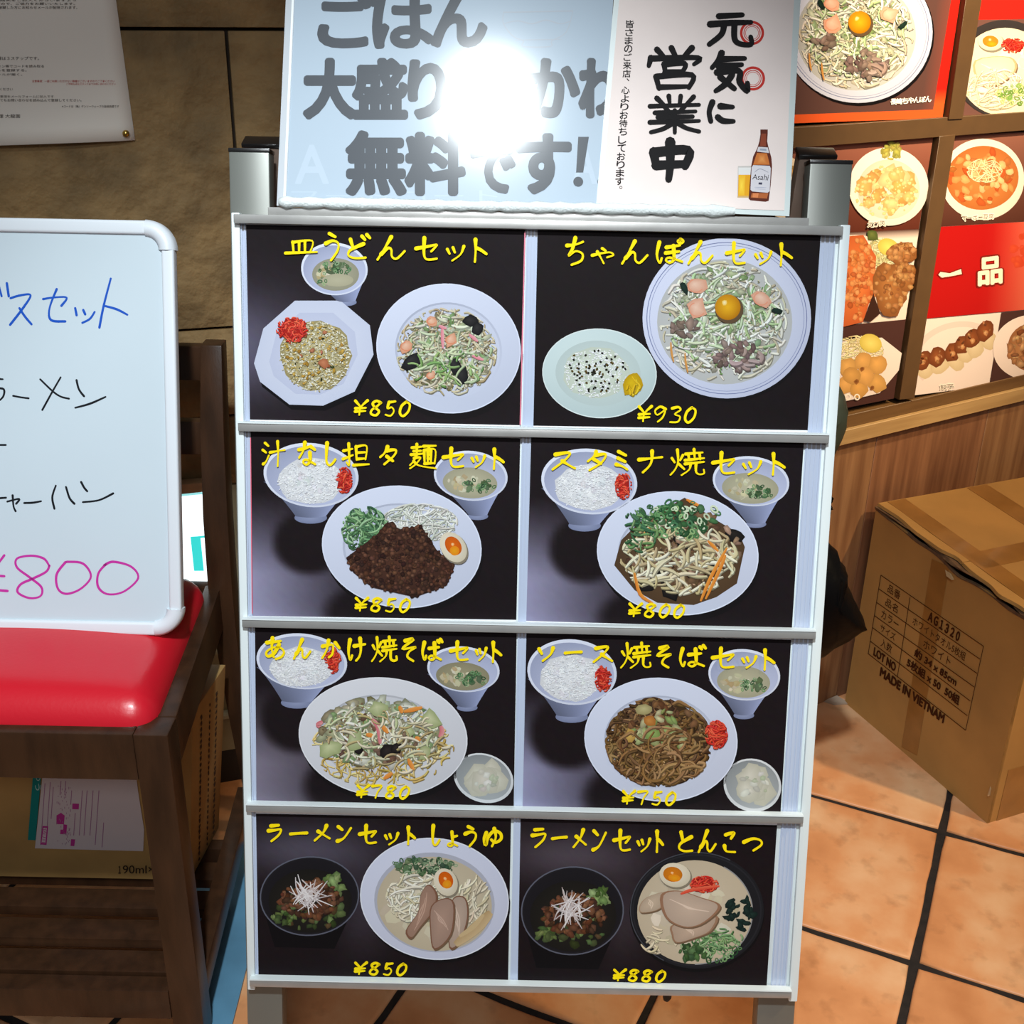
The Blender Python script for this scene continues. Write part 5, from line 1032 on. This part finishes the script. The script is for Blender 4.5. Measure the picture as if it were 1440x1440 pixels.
# ================================================================== carton on the chair's shelf
cb1 = M('brown_carton', (168, 132, 76), 0.75, noise=(14, 0.08), bump=(30, 0.1)); cbd = M('carton_dark_core', (104, 74, 46), 0.9)
def flp(px, py, Y): q = yz(px, py, Y); return q
A = onfloor(268, 1238, 0.100); CF_ = Plane((A[0], A[1], 0.100), (1, 0, 0), (0, 0, 1))
bt = empty('drink_carton', CF_.mat()); props(bt, 'cardboard carton with shipping label standing under the red chair', 'box')
bw, bd, bhh = 0.33, 0.115, 0.285
v = [(-bw, 0, 0), (0, 0, 0), (0.014, 0, -bd), (-bw+0.01, 0, -bd)]
u = [(-bw-0.01, bhh, 0.0), (0.030, bhh, 0.0), (0.046, bhh, -bd-0.01), (-bw, bhh, -bd)]
MB().hexa(v+u).build('carton_body', cb1, bt, bevel=0.002)
p = Print(CF_, 0, 0, base=0.0024); f = C((0, 1080), 6.0)
p.poly([f(*q) for q in ((285, 30), (355, 30), (305, 600), (240, 598))], (20, 120, 116)); typ(p, 'ゆう', [f(352, 30), f(352, 180), f(300, 180), f(300, 30)], (160, 196, 190), 0.02)
p.poly([f(*q) for q in ((368, 20), (1150, 20), (1168, 180), (1220, 510), (1212, 692), (300, 668))], (192, 182, 184)); MG = (170, 50, 130); MD = (150, 110, 140)
for x, a, b in ((385, 120, 640), (430, 110, 630), (455, 150, 420), (520, 100, 220), (560, 100, 220), (640, 370, 560), (700, 180, 560), (740, 180, 560), (790, 180, 560), (840, 180, 640), (880, 450, 660), (610, 180, 300)): p.strand([f(x, a), f(x-(b-a)*0.07, b)], 1.2, MD, taper=1)
p.poly([f(*q) for q in ((365, 480), (412, 482), (398, 640), (345, 636))], MG); p.poly([f(*q) for q in ((372, 495), (400, 496), (388, 625), (356, 622))], (200, 184, 190)); typ(p, '佐川', [f(398, 498), f(388, 622), f(358, 620), f(372, 498)], MG, 0.0)
p.poly([f(*q) for q in ((482, 390), (520, 368), (552, 392), (545, 465), (480, 465))], MG); p.poly([f(*q) for q in ((540, 465), (572, 470), (565, 550), (512, 548), (516, 510), (538, 510))], MG); p.poly([f(*q) for q in ((616, 290), (672, 292), (670, 340), (614, 338))], MG); p.poly([f(*q) for q in ((604, 590), (640, 592), (632, 650), (600, 648))], MG)
for _ in range(60): x = R.uniform(480, 600); y = R.uniform(120, 640); p.poly([f(x, y), f(x+5, y), f(x+4, y+R.uniform(8, 26)), f(x-1, y+12)], MD)
tbox(p, '１', *f(1004, 818), *f(1022, 880), (44, 34, 24), 0.03); tbox(p, '90ml×', *f(1040, 812), *f(1300, 880), (44, 34, 24), 0.02); p.build('label_and_print', bt)
# print on its narrow side
sidep = Print(CF_, 0, 0, base=0)
m = MB()
for k_ in range(26):
    y = 0.012+k_*0.0098; 
    for dz_, ln in ((-0.030, 0.006), (-0.062, 0.004), (-0.088, 0.007)):
        xx = 0.0+0.014*(-dz_/bd)+0.030*(y/bhh)+0.0018; hh = R.uniform(0.002, 0.006)
        m.box((xx-0.0006, y, dz_-ln/2), (xx, y+hh, dz_+ln/2))
m.build('side_print', M('dark_carton_ink', (60, 40, 24), 0.7), bt)['kind'] = 'stuff'

# ================================================================== blue floor mat
mz = 0.004
q = [onfloor(284, 1181, mz), onfloor(420, 1184, mz), onfloor(352, 1340, mz), onfloor(318, 1475, mz), onfloor(266, 1475, mz), onfloor(262, 1181, mz)]
c0 = np.mean(q, axis=0)
m = MB(); n = len(q); m.v = [(a[0]-c0[0], a[1]-c0[1], 0.0005) for a in q]+[(a[0]-c0[0], a[1]-c0[1], mz) for a in q]
m.f = [tuple(range(n))]+[tuple(n+i for i in range(n))]+[(i, (i+1) % n, n+(i+1) % n, n+i) for i in range(n)]
m.f[0] = m.f[0][::-1]
o = m.build('floor_mat', M('blue_vinyl_mat', (96, 146, 176), 0.4, noise=(8, 0.15), bump=(30, 0.2))); o.location = (c0[0], c0[1], 0.001); props(o, 'flat blue vinyl mat on the tiles beside and under the chair', 'mat')

# ================================================================== big cardboard box on the right
B0 = onfloor(1188, 988); e1 = np.array([0.393, -0.920, 0]); e1 /= np.linalg.norm(e1); e2 = np.array([-e1[1], e1[0], 0]); L1, L2 = 0.387, 0.60; h0, h1 = 0.428, 0.398
FA = Plane(B0, e1, (0, 0, 1))   # the printed face
bx_ = empty('cardboard_box', FA.mat()); props(bx_, 'large worn cardboard box with printed table and torn top edge by the wall', 'box')
cbm = M('kraft_cardboard', (184, 138, 74), 0.8, noise=(7, 0.1), bump=(24, 0.15, 0.003)); core = M('torn_cardboard_core', (112, 84, 58), 0.95, noise=(60, 0.3)); tape = M('brown_packing_tape', (160, 112, 54), 0.28, coat=0.5, noise=(20, 0.12))
T = 0.006
# face coordinates: x along e1, y up, z outward; depth goes to -z
def wav(x, s=1): return 0.0035*math.sin(x*31+s)+0.002*math.sin(x*83+2*s)
N = 30; xs = [L1*i/N for i in range(N+1)]
def topz(x): return h0+(h1-h0)*x/L1-0.013-0.004*math.exp(-((x-0.22)/0.03)**2)*3+wav(x, 1)*0.5
m = MB(); rings = [[(x, 0, -T), (x, 0, 0), (x, topz(x), 0.0003*math.sin(x*17)), (x, topz(x), -T)] for x in xs]; m.sweep(rings); m.build('side_panel', cbm, bx_)
MB().hexa([(L1-T, 0, -T), (L1, 0, 0), (L1, 0, -L2), (L1-T, 0, -L2), (L1-T, h1-0.008, -T), (L1, h1-0.006, 0), (L1, h1, -L2), (L1-T, h1, -L2)]).build('side_panel', cbm, bx_)
MB().box((0, 0, -L2), (T, h0-0.008, -T)).build('side_panel', cbm, bx_); MB().box((T, 0, -L2), (L1-T, h0-0.03, -L2+T)).build('side_panel', cbm, bx_); MB().box((T, 0.0005, -L2+T), (L1-T, 0.006, -T)).build('bottom_panel', cbm, bx_)
# two top flaps meeting along the middle, front edge torn and wavy
for k_, (xa, xb) in enumerate(((0.0, L1*0.56), (L1*0.565, L1))):
    rings = []
    for i in range(21):
        x = xa+(xb-xa)*i/20; z_ = h0+(h1-h0)*x/L1; ed = -0.001+wav(x, 3)*0.45+(0.006*math.exp(-((x-0.315)/0.02)**2)-0.006*math.exp(-((x-0.2)/0.02)**2))
        lift = 0.0012*math.sin(x*40)
        rings.append([(x, z_-0.005, -L2), (x, z_-0.005+lift, ed), (x, z_+lift, ed-0.002), (x, z_, -0.03), (x, z_, -L2)])
    MB().sweep(rings).build('top_flap', cbm, bx_)
rings = []
for i in range(31):
    x = L1*i/30; z_ = h0+(h1-h0)*x/L1-0.0055; rings.append([(x, z_-0.003, -0.012), (x, z_-0.003+wav(x, 5)*0.5, -0.001+wav(x, 8)*1.2), (x, z_, -0.0005+wav(x, 7)*1.0), (x, z_, -0.012)])
MB().sweep(rings).build('torn_edge', core, bx_)
rings = [[(x, topz(x)-0.002, -T+0.001), (x, topz(x)-0.002, 0.001), (x, topz(x)+0.0015+wav(x, 9)*0.8, 0.0012), (x, topz(x)+0.001, -T+0.001)] for x in xs]; MB().sweep(rings).build('torn_edge', core, bx_)
for (x, y, dx, dy) in ((0.19, h0-0.042, 0.024, -0.007), (L1-0.010, 0.07, 0.004, -0.016)):
    m = MB().hexa([(x, y, 0), (x+dx*0.6, y+dy*0.2, 0), (x+dx, y+dy, 0.001), (x+dx*0.4, y+dy, 0.001), (x, y, 0.001), (x+dx*0.6, y+dy*0.2, 0.003), (x+dx, y+dy, 0.006), (x+dx*0.4, y+dy, 0.005)])
    m.build('torn_scrap', M('pale_torn_paper', (196, 164, 118), 0.9), bx_)
def zt(x): return h0+(h1-h0)*x/L1
def toptape(pts, hh=0.0006):
    v = [(x, zt(x)+0.0002, z) for x, z in pts]; w_ = [(x, zt(x)+hh, z) for x, z in pts]; MB().hexa(v+w_).build('tape', tape, bx_)
toptape([(0.002, -0.022), (L1-0.002, -0.022), (L1-0.002, -0.062), (0.002, -0.062)][::-1]); toptape([(0.002, -0.205), (L1-0.002, -0.205), (L1-0.002, -0.252), (0.002, -0.252)][::-1]); toptape([(L1*0.565-0.022, -0.03), (L1*0.565+0.026, -0.03), (L1*0.565+0.026, -L2), (L1*0.565-0.022, -L2)][::-1])
hs = [FA.hit(*q) for q in ((1311, 786), (1335, 797), (1290, 1062), (1268, 1050))]
MB().hexa([(a, b, 0.0003) for a, b in hs[::-1]]+[(a, b, 0.0009) for a, b in hs[::-1]]).build('tape', tape, bx_)
MB().box((L1+0.0002, 0.0, -0.30), (L1+0.0008, 0.105, -0.02)).build('tape', tape, bx_)
p = Print(FA, 0, 0, base=0.0014); f = C((1200, 780), 4.5); INK = (66, 34, 16)
Lq = [(178, 128), (165, 215), (150, 300), (138, 385), (125, 460), (110, 545), (98, 625)]; Rq = [(828, 578), (806, 660), (787, 750), (768, 835), (745, 925), (726, 1018), (715, 1110)]
for a, b in zip(Lq, Rq): p.strand([f(*a), f(*b)], 0.9, INK, taper=1)
p.strand([f(*Lq[0]), f(*Lq[-1])], 0.9, INK, taper=1); p.strand([f(*Rq[0]), f(*Rq[-1])], 0.9, INK, taper=1); p.strand([f(363, 268), f(282, 775)], 0.9, INK, taper=1)
def cell(tx, r, s0, s1, off=0.012, vo=0.2):
    def at(s, r_): 
        k = int(r_); k = min(k, 5); fr = r_-k; a = (Lq[k][0]*(1-fr)+Lq[k+1][0]*fr, Lq[k][1]*(1-fr)+Lq[k+1][1]*fr); b = (Rq[k][0]*(1-fr)+Rq[k+1][0]*fr, Rq[k][1]*(1-fr)+Rq[k+1][1]*fr); return f(a[0]*(1-s)+b[0]*s, a[1]*(1-s)+b[1]*s)
    typ(p, tx, (at(s0, r+vo), at(s1, r+vo), at(s1, r+1-vo), at(s0, r+1-vo)), INK, off)
cell('品番', 0, 0.08, 0.20); cell('品名', 1, 0.08, 0.20); cell('カラー', 2, 0.06, 0.23); cell('サイズ', 3, 0.07, 0.22); cell('入数', 4, 0.10, 0.21); cell('LOT NO', 5, 0.05, 0.27, 0.06)
cell('ＡＧ１３２０', 0, 0.48, 0.78, 0.06, 0.18); cell('ホワイトタオル5枚組', 1, 0.35, 0.87); cell('ホワイト', 2, 0.48, 0.75); cell('約 34 x 85cm', 3, 0.42, 0.84, 0.05); cell('5枚組 x 50  50組', 4, 0.37, 0.90, 0.05)
typ(p, 'MADE IN VIETNAM', (f(180, 712), f(582, 1015), f(572, 1064), f(172, 762)), INK, 0.07)
p.build('printed_table', bx_)
# ================================================================== things behind the stand on the right
bag = M('black_plastic_film', (4, 4, 5), 0.5, bump=(20, 0.4, 0.006), spec=0.12)
def lump(name, prof, mat, thick, seed, Yc, n=14):
    """a closed cloth-like body: outline swept with thickness"""
    rr = random.Random(seed); c = np.mean([yz(x, y, Yc) for x, y in prof], axis=0); rings = []
    K_ = 6
    for k_ in range(-K_, K_+1):
        t_ = k_/K_; s = math.sqrt(max(0.0, 1-t_*t_))*0.96+0.04
        rings.append([tuple((np.array(yz(x, y, Yc))-c)*(s if abs(t_) < 0.99 else 0.15)+np.array([0, t_*thick, 0])+np.array([rr.uniform(-1, 1)*0.0015, rr.uniform(-1, 1)*0.003, rr.uniform(-1, 1)*0.0015])) for x, y in prof])
    m = MB(); m.sweep(rings); o = m.build(name, mat, None, smooth=True); o.location = c; return o
def hang(o, a, b):
    """carrying strap from the stand's rear post to the bag"""
    a = np.array(a); b = np.array(b); c = np.array(o.location)
    MB().tube([tuple(a+(b-a)*t-c-np.array([0, 0, 0.02*math.sin(math.pi*t)])) for t in (0, 0.2, 0.4, 0.6, 0.8, 1)], 0.004, 8).build('carry_strap', M('black_cord', (16, 16, 18), 0.6), o, smooth=True)
o = lump('plastic_bag', [(1100, 752), (1140, 748), (1163, 762), (1170, 770), (1177, 775), (1172, 779), (1180, 788), (1189, 798), (1184, 803), (1186, 815), (1200, 840), (1212, 866), (1217, 878), (1208, 882), (1190, 895), (1168, 908), (1152, 921), (1120, 930), (1080, 900), (1070, 820)], bag, 0.06, 4, 1.58)
hang(o, (0.325, 1.600-0.262*0.60, 0.60), yz(1118, 775, 1.58))
props(o, 'crumpled black plastic bag squeezed between menu stand and cardboard box', 'bag')
o = lump('round_bag', [(1120, 540), (1150, 528), (1168, 532), (1180, 541), (1187, 556), (1190, 574), (1187, 596), (1180, 616), (1170, 636), (1150, 650), (1120, 650), (1100, 600)], M('dark_green_cloth', (58, 66, 52), 0.6, bump=(60, 0.2)), 0.045, 5, 1.55)
hang(o, (0.325, 1.600-0.262*0.86, 0.86), yz(1125, 560, 1.55))
props(o, 'dark green rounded bag bulging behind the right side of the stand', 'bag')
o = lump('black_strap', [(1150, 690), (1166, 694), (1171, 699), (1168, 705), (1166, 711), (1171, 714), (1166, 716), (1167, 722), (1164, 730), (1150, 728)], bag, 0.01, 6, 1.56)
hang(o, (0.325, 1.600-0.262*0.68, 0.68), yz(1152, 715, 1.56))
props(o, 'small black strap end peeking out above the plastic bag', 'strap')
ps = onfloor(1152, 982); pe = onfloor(1183, 985)
o = MB().hexa([(0, 0, 0.0008), (0.03, 0.012, 0.0008), (0.05, -0.008, 0.0008), (0.02, -0.012, 0.0008), (0, 0, 0.002), (0.03, 0.012, 0.008), (0.05, -0.008, 0.003), (0.02, -0.012, 0.002)]).build('paper_scrap', M('grubby_paper', (170, 150, 130), 0.8)); o.location = (ps[0]+0.004, ps[1]-0.012, 0); props(o, 'scrap of paper on the floor at the foot of the wooden wall', 'paper scrap')

#print('maxz', max(v[2] for o in bpy.data.objects if o.type=='MESH' and o.parent and o.parent.name.startswith('menu_card') for v in [list(x.co) for x in o.data.vertices]), sum(len(o.data.polygons) for o in bpy.data.objects if o.type=='MESH'))
